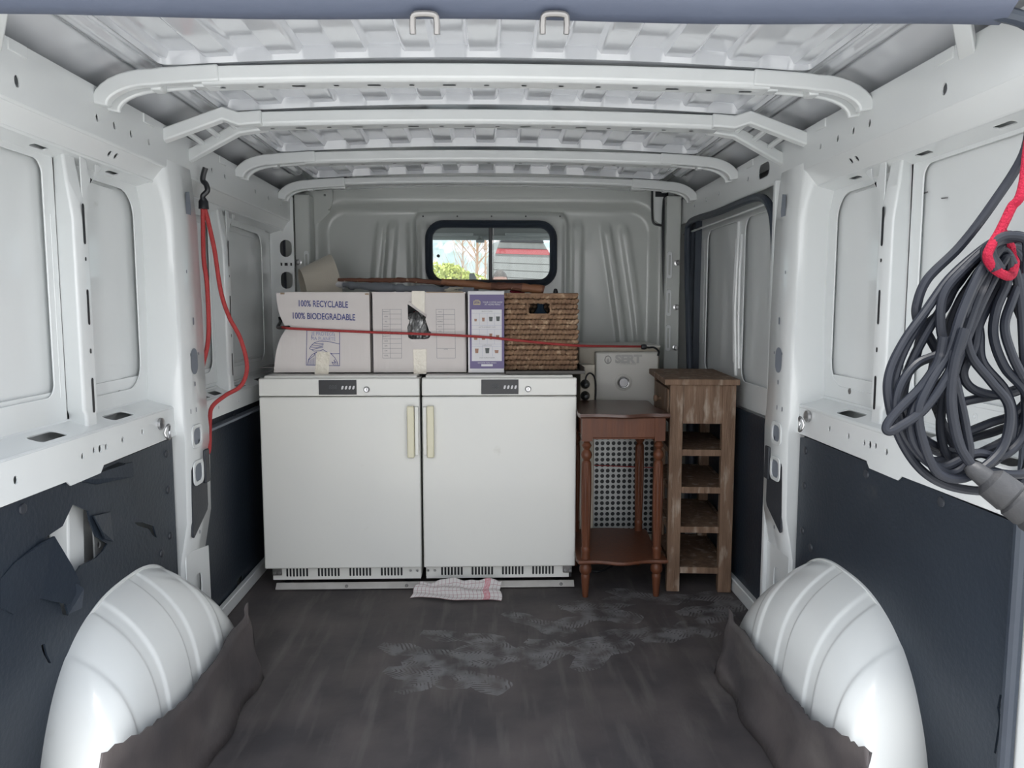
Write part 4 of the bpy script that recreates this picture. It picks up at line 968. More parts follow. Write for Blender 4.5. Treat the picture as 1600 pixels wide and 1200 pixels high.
# tray on top of the right fridge
tx0, tx1 = P(788, 580, Y=2.9).x, P(938, 580, Y=3.2).x
tm = MB(); tm.bx(P(790, 580, Y=2.88).x, P(914, 580, Y=2.88).x, 2.875, 3.36, .8095, .814); tm.bx(P(790, 580, Y=2.88).x, P(914, 580, Y=2.88).x, 2.872, 2.877, .8095, .8215); tm.bx(P(914, 580, Y=2.88).x-.004, P(914, 580, Y=2.88).x, 2.875, 3.36, .8095, .835)
tag(tm.build('tray', mat('dark tray', (.085, .08, .075), .6, .3), bevel=.001), 'dark steel tray on the right fridge under the wicker basket', 'tray')
sm = MB(); sm.bx(P(384, 583, Y=3.3).x, P(560, 583, Y=3.3).x, 3.20, 3.36, .8095, .8125); tag(sm.build('metal_sheet', DULL), 'thin dark metal sheet under the left cardboard box, reaching the wall', 'metal sheet')

# ---- cardboard boxes
ZB = .8135
def carton(name, px0, px1, yf, depth, h, label, pinch=0, zb=ZB, lean=0, m=CARD, cat='box', group=None):
    x0, x1 = P(px0, 530, Y=yf).x, P(px1, 530, Y=yf).x
    r = empty(name, ((x0+x1)/2, yf+depth/2, zb), label, cat, group); n = 24
    def sx(t):                                    # left edge at height t
        if not pinch: return 0
        return pinch*1.0*math.exp(-abs(t-.56)/.20)+pinch*.35*t-.012
    vs = []; fs = []; nx = 16
    for i in range(n+1):
        t = i/n; z = zb+h*t; xl = x0+sx(t); xr = x1-lean*(1-t)
        row = [(xl+(xr-xl)*k/nx, yf+(.012*pinch/.05 if pinch else 0)*math.exp(-((t-.56)/.12)**2)*math.exp(-(k/2.2)**2)*1.0, z) for k in range(nx+1)]+[(xr, yf+depth, z), (xl, yf+depth, z)]
        vs += row
    k = nx+3
    for i in range(n):
        for j in range(k): fs.append((i*k+j, i*k+(j+1) % k, (i+1)*k+(j+1) % k, (i+1)*k+j))
    fs.append(tuple(range(k-1, -1, -1)))
    return r, x0, x1, vs, fs, k, n
r1, x0, x1, vs, fs, k, n = carton('cardboard_box', 430, 578, 2.93, .27, .300, 'white cardboard box printed 100% RECYCLABLE, its left edge crushed by the red strap', pinch=.045)
wb(MB().add(vs, fs), 'carton_walls', CARD, r1, smooth=True, angle=40)
zt = ZB+.300
fl1 = MB(); fl1.add([(x0+.04, 2.932, zt), (x1, 2.932, zt), (x1, 3.10, zt+.004), (x0+.03, 3.10, zt+.004)], [(0, 1, 2, 3)]); fl1.add([(x0+.04, 3.12, zt+.004), (x1, 3.12, zt+.004), (x1, 3.198, zt), (x0+.03, 3.198, zt)], [(0, 1, 2, 3)])
o = wb(fl1, 'carton_flap', CARD, r1); q = o.modifiers.new('t', 'SOLIDIFY'); q.thickness = .003
m_ = MB(); m_.add([(x0-.002, 2.93, ZB+.01), (x0+.012, 2.915, ZB+.03), (x0+.035, 2.922, ZB+.16), (x0+.028, 2.945, ZB+.17)], [(0, 1, 2, 3)]); m_.add([(x0+.045, 2.925, ZB+.17), (x0+.030, 2.92, ZB+.29), (x0+.016, 2.945, ZB+.298), (x0+.030, 2.95, ZB+.18)], [(0, 1, 2, 3)])
def on1(px, py, Y=2.9285): return P(px, py, Y=Y)
tilt = Vector((1, 0, -.03))
text('lettering', '100% RECYCLABLE', .0335, INK, on1(504.5, 475.5), tilt, UZ, r1, sx=.68, bold=.0004)
text('lettering', '100% BIODEGRADABLE', .0335, INK, on1(505.5, 495), tilt, UZ, r1, sx=.69, bold=.0004)
text('lettering', 'JE PROTÈGE', .020, INKL, on1(504.5, 522), tilt, UZ, r1, sx=.80)
text('lettering', 'MA PLANÈTE', .019, INKL, on1(505, 529.5), tilt, UZ, r1, sx=.85)
def line(pts, r_=.0011, Y=2.9285, m=INK, name='printed_line', parent=None, n=5):
    mb = MB(); pp = [P(a, b, Y=Y) for a, b in pts]
    for a, b in zip(pp[:-1], pp[1:]):
        d = b-a; L_ = d.length; 
        if L_ < 1e-6: continue
        u = d/L_; v = Vector((-u.z, 0, u.x)); mb.add([a+v*r_-u*r_*.5, b+v*r_+u*r_*.5, b-v*r_+u*r_*.5, a-v*r_-u*r_*.5], [(0, 1, 2, 3)])
    return mb
c7 = lambda a, b: (430+a*160/1371, 450+b*140/1200)
art = [[(425, 560), (862, 575), (862, 1042), (415, 1032), (425, 560)],
       [(862, 750), (700, 715), (590, 712), (520, 735), (560, 745), (645, 742)], [(520, 738), (490, 762), (560, 770), (645, 758)], [(490, 764), (470, 790), (560, 795), (640, 778)],
       [(470, 790), (458, 812), (490, 828), (560, 808), (640, 795)], [(490, 828), (520, 845), (600, 840), (640, 825)], [(640, 825), (700, 862), (770, 882), (860, 880)],
       [(430, 1030), (445, 960), (490, 895), (560, 855)], [(745, 880), (800, 935), (835, 1000), (842, 1035)], [(445, 965), (520, 905), (535, 870), (560, 860)], [(535, 880), (535, 950)],
       [(800, 960), (785, 975), (810, 990), (790, 1005), (760, 990), (780, 1030)]]+[[(x_, 1030), (x_, 970-(x_-450)*.5)] for x_ in range(450, 540, 14)]+[[(x_, 1035), (x_, 985)] for x_ in (795, 810, 825)]
am = MB()
for L_ in art:
    q = line([c7(*p_) for p_ in L_], .0010 if len(L_) > 2 else .0006); am.add(q.v, q.f)
am.add(*(lambda q: (q.v, q.f))(line([c7(497, 600), c7(488, 640), c7(505, 680)], .0006))); am.add(*(lambda q: (q.v, q.f))(line([c7(790, 610), c7(796, 650)], .0006)))
wb(am, 'hand_and_globe_print', INK, r1)
def tape(pxs, parent, Y, jit=.001):
    pp = [P(a, b, Y=Y) for a, b in pxs]; 
    def f(u, v):
        a = pp[0].lerp(pp[1], u); b_ = pp[3].lerp(pp[2], u); c_ = a.lerp(b_, v); c_.y -= .001+jit*abs(math.sin(u*9+v*13)); return c_
    return wb(MB().grid(f, 8, 14), 'tape', TAPE, parent, smooth=True)
tape([c7(560, 850), c7(735, 860), c7(712, 1168), c7(528, 1160)], r1, 2.929)
for px, py in ((441, 459), (573, 460)): wb(MB().bx(P(px, py, Y=2.929).x-.006, P(px, py, Y=2.929).x+.008, 2.926, 2.93, P(px, py, Y=2.93).z-.002, P(px, py, Y=2.93).z+.004), 'torn_corner', CARDB, r1)

# second carton with torn hole
def on2(px, py): q = P(px, py, Y=2.935); return (q.x, q.z)
r2 = empty('cardboard_box', ((P(654, 530, Y=2.93).x), 3.1, ZB), 'white cardboard box with torn hole and printed tables, next to the purple box', 'box')
c6 = lambda a, b: (580+a*160/1371, 450+b*140/1200)
out2 = [on2(580, 457.5), on2(728, 457.5), on2(727.5, 583.5), on2(582, 584)]
hole = [on2(*c6(*p_)) for p_ in ((487, 222), (560, 230), (735, 380), (725, 420), (748, 490), (760, 520), (775, 575), (800, 590), (795, 640), (770, 675), (720, 685), (530, 685), (498, 665), (490, 600), (482, 525), (505, 470), (515, 430), (492, 420), (490, 330))]
out2[2] = (out2[2][0], .8095); out2[3] = (out2[3][0], .8095); zb2 = .8095
m_ = MB(); m_.plate((0, 2.935, 0), UX, UZ, out2, [hole], -.004)
bx0, bx1 = out2[0][0], out2[1][0]; m_.bx(bx0, bx0+.004, 2.935, 3.20, zb2, out2[0][1]-.002); m_.bx(bx1-.004, bx1, 2.935, 3.20, zb2, out2[0][1]-.002); m_.bx(bx0, bx1, 3.196, 3.20, zb2, out2[0][1]); m_.bx(bx0, bx1, 2.935, 3.20, zb2, zb2+.003)
wb(m_, 'carton_walls', CARD, r2)
zt2 = out2[0][1]
m_ = MB(); m_.bx(bx0+.001, bx1-.001, 2.937, 3.10, zt2, zt2+.003); m_.bx(bx0+.001, bx1-.001, 3.112, 3.198, zt2, zt2+.003); wb(m_, 'carton_flap', CARD, r2)
wb(MB().bx(P(666, 457, Y=2.93).x, bx1-.008, 2.934, 2.94, zt2, zt2+.004), 'torn_corner', CARDB, r2)
ff = MB(); pts = [P(*c6(*p_), Y=2.93) for p_ in ((487, 215), (510, 185), (745, 365), (735, 388))]; pts[1].y -= .006; pts[2].y -= .006; ff.add(pts+[p_+Vector((0, .003, 0)) for p_ in pts], [(0, 1, 2, 3), (7, 6, 5, 4), (0, 4, 5, 1), (1, 5, 6, 2), (2, 6, 7, 3), (3, 7, 4, 0)]); wb(ff, 'torn_flap', CARD, r2)
tm = MB()
L_ = []
ys_ = [285, 350, 415, 483, 550, 615, 680, 742, 808, 874, 938]
L_ += [[(148+i, y_), (403+i*.7, y_+0)] for i, y_ in enumerate(ys_)]; L_ += [[(148, 285), (155, 938)], [(250, 285), (260, 938)], [(403, 285), (408, 938)]]
L_ += [[(870, y_), (1120, y_)] for y_ in (285, 355, 418, 485, 550)]+[[(876, 808), (1124, 808)], [(880, 938), (1126, 938)], [(868, 285), (880, 938)], [(970, 285), (973, 600)], [(1118, 285), (1128, 938)]]
for lo_, hi_ in ((0, 600), (600, 1400)):
    tm = MB()
    for q_ in L_:
        if lo_ <= q_[0][0] < hi_: q = line([c6(*p_) for p_ in q_], .0006, 2.9345); tm.add(q.v, q.f)
    wb(tm, 'printed_table', INKG, r2)
for i, w_ in enumerate(('PRODUCT', 'NAME', 'REF.', 'WEIGHT', 'LOT', 'QUANTITY', 'DATE', 'N.W.', 'G.W.', 'TOTAL')):
    a, b_ = c6(200, (ys_[i]+ys_[i+1])/2); text('lettering', w_, .0065, INKG, P(a, b_, Y=2.9344), UX, UZ, r2, sx=.8)
for i, w_ in enumerate(('DATE', 'QUANTITY', 'NUMBER', 'NAME', 'ITEM')):
    a, b_ = c6(922, (320, 385, 450, 517, 580)[i]); text('lettering', w_, .0065, INKG, P(a, b_, Y=2.9344), UX, UZ, r2, sx=.8)
a, b_ = c6(1000, 822); text('lettering', 'NOTES', .006, INKG, P(a, b_, Y=2.9344), UX, UZ, r2, sx=.8)
tape([c6(545, 40), c6(718, 42), c6(716, 350), c6(540, 240)], r2, 2.931); tape([c6(562, 822), c6(742, 820), c6(740, 1150), c6(570, 1150)], r2, 2.934)
# foil bundle and red packet seen through the hole
q = P(*c6(610, 530), Y=3.03)
def crump(u, v):
    a, e = 2*PI*u, PI*(v-.5); rr = 1+.10*math.sin(7*a+3*e)+.07*math.sin(13*a-5*e)+.05*math.sin(23*a+9*e)
    return (q.x+.052*rr*math.cos(e)*math.cos(a), q.y+.055*rr*math.cos(e)*math.sin(a), q.z-.008+.060*rr*math.sin(e))
bz = q.z-.068
fo = empty('wrapped_bundle', (q.x, q.y, zb2+.003), 'crumpled silvery wrapped bundle seen through the hole of the torn box', 'bundle')
wb(MB().grid(crump, 46, 30), 'wrapping', FOIL, fo); wb(MB().lathe([(.06, zb2+.003), (.055, bz), (.04, bz+.02)], Matrix.Translation((q.x, q.y, 0)), 14), 'wrapping_base', FOIL, fo, smooth=True)
q = P(*c6(600, 335), Y=3.14); pk = empty('paper_packet', (q.x, 3.14, zb2+.003), 'grey packet with small red mark behind the wrapped bundle', 'packet')
wb(MB().bx(q.x-.07, q.x+.08, 3.12, 3.18, zb2+.003, q.z+.035), 'packet_body', mat('packet grey', (.30, .31, .33), .6), pk, bevel=.004); wb(MB().bx(q.x-.008, q.x+.014, 3.117, 3.121, q.z-.006, q.z+.008), 'red_mark', REDST, pk)

# purple coffee carton
c5 = lambda a, b: (720+a*80/686, 450+b*140/1200)
YP = 2.915
r3 = empty('coffee_machine_box', (P(760, 530, Y=YP).x, YP+.15, ZB), 'narrow white and purple box printed with cups, between torn box and wicker basket', 'box')
def p3(a, b_, Y=YP): return P(*c5(a, b_), Y=Y)
a, b_ = p3(92, 40), p3(582, 1135); z3 = b_.z
wb(MB().bx(a.x, b_.x, YP, YP+.30, z3, a.z), 'carton_walls', PWHITE, r3, bevel=.002)
def rect(c0, c1, d, m, name, par=r3): a, b_ = p3(*c0), p3(*c1); return wb(MB().bx(a.x, b_.x, YP-d, YP, b_.z, a.z), name, m, par)
rect((118, 88), (582, 1078), .0006, PURP, 'purple_print'); rect((143, 288), (549, 978), .0010, PWHITE, 'menu_print'); rect((275, 1020), (428, 1048), .0012, PWHITE, 'label_print')
text('lettering', 'YOUR COFFEE SHOP', .0085, PWHITE, p3(425, 192, YP-.001), UX, UZ, r3, sx=.95); text('lettering', 'AT HOME MENU', .0085, PWHITE, p3(425, 222, YP-.001), UX, UZ, r3, sx=.95)
text('lettering', 'BLACK COFFEE', .0060, INKG, p3(352, 314, YP-.0014), UX, UZ, r3); text('lettering', 'LATTE & CREAMY CUPS', .0060, INKG, p3(352, 525, YP-.0014), UX, UZ, r3); text('lettering', 'CAPPUCCINO', .0058, INKG, p3(352, 768, YP-.0014), UX, UZ, r3); text('lettering', 'MAKE CUPS AT HOME', .0058, INKG, p3(352, 936, YP-.0014), UX, UZ, r3)
text('lettering', 'DISCOVER MORE DRINKS', .0062, PWHITE, p3(352, 1003, YP-.001), UX, UZ, r3)
lg = MB()
for (u0, v0, u1, v1) in ((168, 178, 178, 218), (252, 178, 262, 218), (168, 212, 262, 226), (172, 170, 258, 178), (190, 158, 240, 166)):
    a, b_ = p3(u0, v0, YP-.0006), p3(u1, v1, YP-.0006); lg.bx(a.x, b_.x, YP-.0012, YP-.0004, b_.z, a.z)
wb(lg, 'emblem_print', GOLD, r3); text('lettering', 'ROAST', .0075, GOLD, p3(214, 192, YP-.001), UX, UZ, r3, sx=.8); text('lettering', 'COFFEE', .0055, GOLD, p3(214, 206, YP-.001), UX, UZ, r3, sx=.8)
gl = MB()
for q_ in ([(143, 338), (549, 338)], [(143, 500), (549, 500)], [(143, 552), (549, 552)], [(143, 752), (549, 752)], [(143, 782), (549, 782)], [(250, 338), (250, 500)], [(353, 338), (353, 500)], [(450, 338), (450, 500)], [(250, 552), (250, 752)], [(353, 552), (353, 752)], [(450, 552), (450, 752)], [(288, 782), (288, 915)], [(425, 782), (425, 915)]):
    q = line([c5(*p_) for p_ in q_], .0003, YP-.0013); gl.add(q.v, q.f)
wb(gl, 'grid_print', INKL, r3)
def cup(cx, cy, w_, h_, m, name='cup_print'):
    a = p3(cx, cy, YP-.0011); k_ = .1167*2.915/1200*1.0
    W_, H_ = w_*k_, h_*k_; mb = MB(); mb.plate(a, UX, UZ, [(-W_*.38, -H_/2), (W_*.38, -H_/2), (W_*.5, H_/2), (-W_*.5, H_/2)], [], .0004); wb(mb, name, m, r3)
for c_ in ((198, 430, 36, 34, BROWNI), (302, 423, 38, 50, BROWNI), (402, 416, 52, 60, GREYI), (498, 412, 52, 62, GREYI), (200, 665, 54, 58, BROWNI), (305, 668, 56, 50, BROWNI), (402, 650, 40, 80, BROWNI), (494, 660, 46, 60, BROWNI), (214, 842, 50, 62, BROWNI), (355, 840, 58, 70, GREYI), (480, 852, 54, 40, BROWNI)): cup(*c_)

# wicker basket
YB_ = 2.99
r4 = empty('wicker_basket', (P(845, 530, Y=YB_).x, YB_+.15, .8145), 'brown woven wicker basket with hand hole on the right fridge', 'basket')
a, b_ = P(789, 459, Y=YB_), P(901, 577, Y=YB_); bx0, bx1, bz1, bz0 = a.x, b_.x, a.z, .8150
hx0, hx1, hz1, hz0 = P(826, 474, Y=YB_).x, P(859, 474, Y=YB_).x, P(840, 473, Y=YB_).z, P(840, 490, Y=YB_).z
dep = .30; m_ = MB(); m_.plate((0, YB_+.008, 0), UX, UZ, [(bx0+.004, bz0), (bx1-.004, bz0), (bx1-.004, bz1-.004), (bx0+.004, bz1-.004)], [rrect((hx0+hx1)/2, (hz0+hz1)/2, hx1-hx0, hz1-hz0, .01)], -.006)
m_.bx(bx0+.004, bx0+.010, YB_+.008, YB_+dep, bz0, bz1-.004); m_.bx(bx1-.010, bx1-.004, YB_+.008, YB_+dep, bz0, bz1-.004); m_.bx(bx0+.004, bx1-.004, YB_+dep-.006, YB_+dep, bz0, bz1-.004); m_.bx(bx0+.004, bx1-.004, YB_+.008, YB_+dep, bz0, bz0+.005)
wb(m_, 'shade_backing', WICKD, r4)  # dark backing sheets: shade between the strands put into their colour
wv = MB(); rnd = random.Random(11); nrow = 15; rh = (bz1-bz0)/nrow
def lobe(c, u, ln, r_, tiltz):
    """a fat twisted strand bit: spindle of 6x4"""
    u = Vector(u); v = Vector((0, 0, 1)); w_ = u.cross(v); ax = (u+v*tiltz).normalized(); side_ = (v-ax*v.dot(ax)).normalized(); vs = []; ns = 6
    for i in range(5):
        t = -1+2*i/4; rr = r_*math.sqrt(max(.02, 1-t*t*.9))
        for k_ in range(ns): a = 2*PI*k_/ns; vs.append(c+ax*ln*.5*t+side_*math.cos(a)*rr+w_*math.sin(a)*rr*.8)
    fs = [(i*ns+k_, i*ns+(k_+1) % ns, (i+1)*ns+(k_+1) % ns, (i+1)*ns+k_) for i in range(4) for k_ in range(ns)]; wv.add(vs, fs)
for i in range(nrow):
    z = bz0+(i+.5)*rh; n_ = 22
    for fc_ in range(4):
        L0 = bx1-bx0 if fc_ in (0, 2) else dep; n_ = int(L0/.0155)
        for k_ in range(n_):
            t = (k_+.5+rnd.uniform(-.15, .15)+(.5 if i % 2 else 0)*.6)/n_*L0
            if fc_ == 0: c = Vector((bx0+t, YB_+.003, z)); u = (1, 0, 0)
            elif fc_ == 2: c = Vector((bx0+t, YB_+dep, z)); u = (1, 0, 0)
            elif fc_ == 1: c = Vector((bx0+.003, YB_+t, z)); u = (0, 1, 0)
            else: c = Vector((bx1-.003, YB_+t, z)); u = (0, 1, 0)
            if fc_ == 0 and hx0-.004 < c.x < hx1+.004 and hz0-.002 < z < hz1+.002: continue
            if t > L0: continue
            lobe(c, u, .0240*rnd.uniform(.85, 1.15), rh*.50, .50+rnd.uniform(-.12, .12))
o = wb(wv, 'woven_strands', WICK, r4, smooth=True, angle=180); o['kind'] = 'stuff'
rim = MB(); rim.tube([(bx0, YB_, bz1-.003), (bx1, YB_, bz1-.003), (bx1, YB_+dep, bz1-.003), (bx0, YB_+dep, bz1-.003)], .006, 8, True)
rim.tube([(x_, YB_-.001, z_) for x_, z_ in rrect((hx0+hx1)/2, (hz0+hz1)/2, hx1-hx0+.008, hz1-hz0+.008, .012)], .0045, 8, True); wb(rim, 'rim', WICK, r4, smooth=True)
bt = empty('dark_bottle', ((hx0+hx1)/2+.01, YB_+.08, .821), 'dark bottle inside the wicker basket, seen in the hand hole', 'bottle')
wb(MB().lathe([(0, 0), (.034, 0), (.036, .01), (.036, .19), (.030, .215), (.015, .235), (.014, .255)], Matrix.Translation(((hx0+hx1)/2+.01, YB_+.08, .821)), 20), 'bottle_body', mat('dark glass', (.015, .03, .05), .15), bt, smooth=True)
pq = P(809, 455, Y=3.08)
def pom(u, v):
    a, e = 2*PI*u, PI*(v-.5); rr = .022*(1+.14*math.sin(9*a)*math.cos(e)+.10*math.sin(11*e+3*a)); return (pq.x+rr*1.25*math.cos(e)*math.cos(a), pq.y+rr*math.cos(e)*math.sin(a), pq.z+rr*.8*math.sin(e))
tag(MB().grid(pom, 30, 18).build('red_pompom', mat('red yarn', (.22, .01, .03), .9), smooth=True), 'small dark red woolly ball under the stick, above the basket', 'pompom')
kp = P(868, 456, Y=3.1); tag(MB().lathe([(0, -.03), (.008, -.03), (.010, 0), (.006, .012), (0, .014)], Matrix.Translation(kp), 12).build('black_knob', BLACK, smooth=True), 'small black knob poking up inside the basket top', 'knob')

# ---- lamp lying on the boxes
lampr = empty('standard_lamp', P(560, 455, Y=3.1), 'cream lampshade on a grey turned lamp post lying across the boxes', 'lamp')
A, B = P(474, 452, Y=3.34), P(524, 443, Y=3.39)
ax = (B-A).normalized(); Mx = Matrix.Translation(A) @ ax.to_track_quat('Z', 'Y').to_matrix().to_4x4(); L_ = (B-A).length
sh_ = MB(); n = 32; r0_, r1_ = .088, .128; A2 = A
vs = []; 
for rr, z in ((r0_-.002, 0), (r0_, 0), (r1_, L_), (r1_-.002, L_)):
    for k_ in range(n): a = 2*PI*k_/n; vs.append(Mx @ Vector((rr*math.cos(a), rr*math.sin(a), z)))
fs = [(i*n+k_, i*n+(k_+1) % n, ((i+1) % 4)*n+(k_+1) % n, ((i+1) % 4)*n+k_) for i in range(4) for k_ in range(n)]
dz = Vector((0, 0, 0)); sh_.add(vs, fs); shade = wb(sh_, 'lamp_shade', SHADE, lampr, smooth=True, angle=50)
zl = min(v[2] for v in sh_.v); 
# raise so the wide rim rests on the box top
A, B = P(537, 445, Y=3.27), P(700, 455, Y=3.10); d = (B-A); Mx = Matrix.Translation(A) @ d.to_track_quat('Z', 'Y').to_matrix().to_4x4(); L_ = d.length*1.25
pr = [(0, 0), (.010, 0), (.010, .02), (.018, .03), (.020, .045), (.014, .055), (.012, .075), (.020, .13), (.023, .19), (.016, .235), (.013, .245), (.019, .255), (.019, .275), (.012, .285), (.011, .30), (.019, .36), (.021, .41), (.014, .45), (.022, .47), (.03, .48), (.03, L_)]
wb(MB().lathe(pr, Mx, 20), 'lamp_post', GREYL, lampr, smooth=True, angle=50)
wb(MB().lathe([(0, -.05), (.012, -.05), (.014, -.01), (.016, 0), (0, 0)], Mx, 14), 'lamp_socket', PWHITE, lampr, smooth=True)
# sticks
def stick(pts, rs, m, name, label, bump=.12, cut=None, seed=0):
    rnd = random.Random(seed); path = smooth_path(pts, 10); n_ = len(path); rr = []
    for i in range(n_):
        t = i/(n_-1)*(len(rs)-1); k_ = min(int(t), len(rs)-2); rr.append((rs[k_]*(1-(t-k_))+rs[k_+1]*(t-k_))*(1+rnd.uniform(-bump, bump)))
    path = [p+Vector((0, 0, rnd.uniform(-.001, .001))) for p in path]
    r = empty(name, pts[0], label, 'stick'); wb(MB().tube(path, rr, 10), 'bark', m, r, smooth=True, angle=80)
    if cut: 
        for (t0, t1, mm_) in cut: i0, i1 = int(t0*(n_-1)), int(t1*(n_-1)); wb(MB().tube(path[i0:i1+1], [x*1.06 for x in rr[i0:i1+1]], 12), 'peeled_section', mm_, r, smooth=True, angle=80)
    return r
stick([P(528, 437, Y=3.10), P(580, 438, Y=3.09), P(640, 438, Y=3.08), P(700, 443, Y=3.07), P(770, 449, Y=3.06)], [.006, .009, .010, .010, .009], BARK, 'wooden_stick', 'long knotty brown stick with bark lying over the left boxes', seed=1)
stick([P(690, 440, Y=3.055), P(725, 443, Y=3.05), P(760, 447, Y=3.045), P(800, 448, Y=3.04), P(850, 453, Y=3.03)], [.011, .013, .015, .016, .0165], BARK, 'wooden_stick', 'thicker stick with orange peeled sections lying in front of the bulkhead window', cut=[(.02, .20, BARKC), (.22, .55, BARKC), (.84, .995, BARKC)], seed=2)
tw = MB(); rnd = random.Random(4); q0 = P(706, 453, Y=3.05)
for k_ in range(9):
    a = rnd.uniform(0, 6.28); tw.tube(smooth_path([q0+Vector((rnd.uniform(-.02, .03), rnd.uniform(-.01, .01), rnd.uniform(-.008, .012))), q0+Vector((rnd.uniform(-.03, .03), -.01, rnd.uniform(-.010, .016))), q0+Vector((rnd.uniform(-.02, .05), 0, rnd.uniform(-.012, .012)))], 4), .0028, 6)
tag(tw.build('twine', mat('pale twine', (.45, .43, .36), .9), smooth=True), 'pale knotted twine tying the sticks above the torn box', 'twine')

# ---- red strap over the load
def bungee_path(pts, r_, name, label, n=8): 
    r = empty(name, pts[0], label, 'bungee cord'); wb(MB().tube(smooth_path(pts, 8), r_, 10), 'elastic', RED, r, smooth=True); return r
bp_ = [P(441, 511, Y=2.945), P(452, 513, Y=2.921), P(500, 515.5, Y=2.918), P(578, 519, Y=2.918), P(650, 521.5, Y=2.918), P(729, 525, Y=2.905), P(760, 527, Y=2.903), P(790, 530, Y=2.905), P(850, 536, Y=2.93), P(901, 540, Y=2.965), P(950, 541, Y=3.08), P(1003, 541.5, Y=3.24)]
bc = bungee_path(bp_, .0048, 'bungee_cord', 'red bungee cord stretched across the boxes and basket')
hk = smooth_path([P(1003, 541.5, Y=3.2), P(1013, 543, Y=3.21), P(1022, 543, Y=3.22), P(1029, 549, Y=3.23), P(1028, 556, Y=3.23)], 5)
wb(MB().lathe([(0, -.012), (.010, -.01), (.012, 0), (.010, .010), (0, .014)], Matrix.Translation(P(1006, 542, Y=3.2)) @ Matrix.Rotation(PI/2, 4, 'Y'), 12), 'hook_cap', BLACK, bc, smooth=True)
wb(MB().tube(hk, .0045, 8), 'hook', BLACK, bc, smooth=True)
hk = smooth_path([P(452, 511.5, Y=2.93), P(440, 512, Y=2.97), P(434, 511, Y=3.2), P(438, 503, Y=3.42), P(437, 495, Y=3.44)], 5); wb(MB().tube(hk, .007, 8), 'hook', BLACK, bc, smooth=True)

# bungee hanging on the left pillar
bl = empty('bungee_cord', P(320, 300, Y=2.33), 'red bungee cord hanging doubled from the left pillar', 'bungee cord')
Yh = 2.34
L1_ = [(317, 322, 2.36), (318, 400, 2.36), (323, 440, 2.36), (326, 500, 2.36), (324, 540, 2.35), (314, 585, 2.33), (309, 640, 2.31), (313, 680, 2.30), (322, 706, 2.30), (327, 700, 2.31), (328, 655, 2.36), (332, 635, 2.38), (352, 618, 2.42), (377, 602, 2.46), (386, 572, 2.48), (376, 530, 2.46), (358, 495, 2.43), (345, 455, 2.40), (335, 390, 2.38), (325, 345, 2.37), (319, 322, 2.36)]
wb(MB().tube(smooth_path([P(a, b, Y=c_-.0) for a, b, c_ in L1_], 8), .0066, 10), 'elastic', RED, bl, smooth=True)
wb(MB().lathe([(0, -.018), (.015, -.016), (.014, .006), (.008, .016), (0, .016)], Matrix.Translation(P(318, 318, Y=2.36)), 14), 'hook_cap', BLACK, bl, smooth=True)
wb(MB().tube(smooth_path([P(a, b, Y=2.355) for a, b in ((318, 314), (317, 306), (324, 298), (322, 288), (317, 282), (318, 272), (321, 262))], 5), .008, 8), 'hook', BLACK, bl, smooth=True)

# ---- appliance with perforated front
YA = 3.27
ap = empty('gas_heater', (P(975, 600, Y=YA).x, YA+.15, 0), 'pale enamelled gas appliance with round knob and perforated lower panel, behind the small table', 'heater')
xa0, xa1 = P(905, 600, Y=YA).x, P(1031, 600, Y=YA).x; za1 = P(975, 542, Y=YA+.02).z
wb(MB().bx(xa0, xa1, YA+.02, YA+.28, .03, za1), 'body', APPLB, ap, bevel=.006)
wb(MB().bx(xa0-.002, xa1+.002, YA+.012, YA+.285, za1-.004, za1+.008), 'top', APPL, ap, bevel=.003)
xf0, xf1 = P(930, 600, Y=YA-.02).x, P(1028, 600, Y=YA-.02).x; zf1 = P(975, 550, Y=YA-.02).z; zf0 = P(975, 632, Y=YA).z-.03
fp = wb(MB().bx(xf0, xf1, YA-.025, YA+.025, zf0, zf1), 'front_panel', APPL, ap, bevel=.007, seg=3)
q = P(974, 597.5, Y=YA-.026); wb(MB().lathe([(.036, 0), (.036, .003), (.028, .006), (.024, .004), (.022, .004)], Matrix.Translation(q) @ Matrix.Rotation(PI/2, 4, 'X'), 30), 'knob_recess', APPL, fp, smooth=True)
wb(MB().tube([q+Vector((.022*math.cos(a), -.007, .022*math.sin(a))) for a in [2*PI*k_/28 for k_ in range(28)]], .0028, 8, True), 'knob_ring', STEEL, fp, smooth=True)
wb(MB().lathe([(0, .010), (.018, .009), (.020, .004), (.020, 0)], Matrix.Translation(q) @ Matrix.Rotation(PI/2, 4, 'X'), 24), 'knob', PWHITE, fp, smooth=True)
FADE = mat('faded grey print', (.36, .355, .34), .5)
text('lettering', 'SERT', .046, FADE, P(982, 561.5, Y=YA-.0265), UX, UZ, fp, sx=1.12, bold=.0026); text('lettering', 'CHAUFFAGE', .011, FADE, P(981, 569, Y=YA-.0265), UX, UZ, fp, sx=1.15)
q = P(950, 562, Y=YA-.026); em = MB(); em.tube([q+Vector((.013*math.cos(a), 0, .016*math.sin(a))) for a in [2*PI*k_/20 for k_ in range(20)]], .0022, 5, True); em.plate(q+Vector((0, 0, -.004)), UX, UZ, [(-.006, -.006), (.0, -.010), (.006, -.006), (.004, .004), (.001, .012), (-.004, .004)], [], .0006); wb(em, 'flame_emblem', FADE, fp)
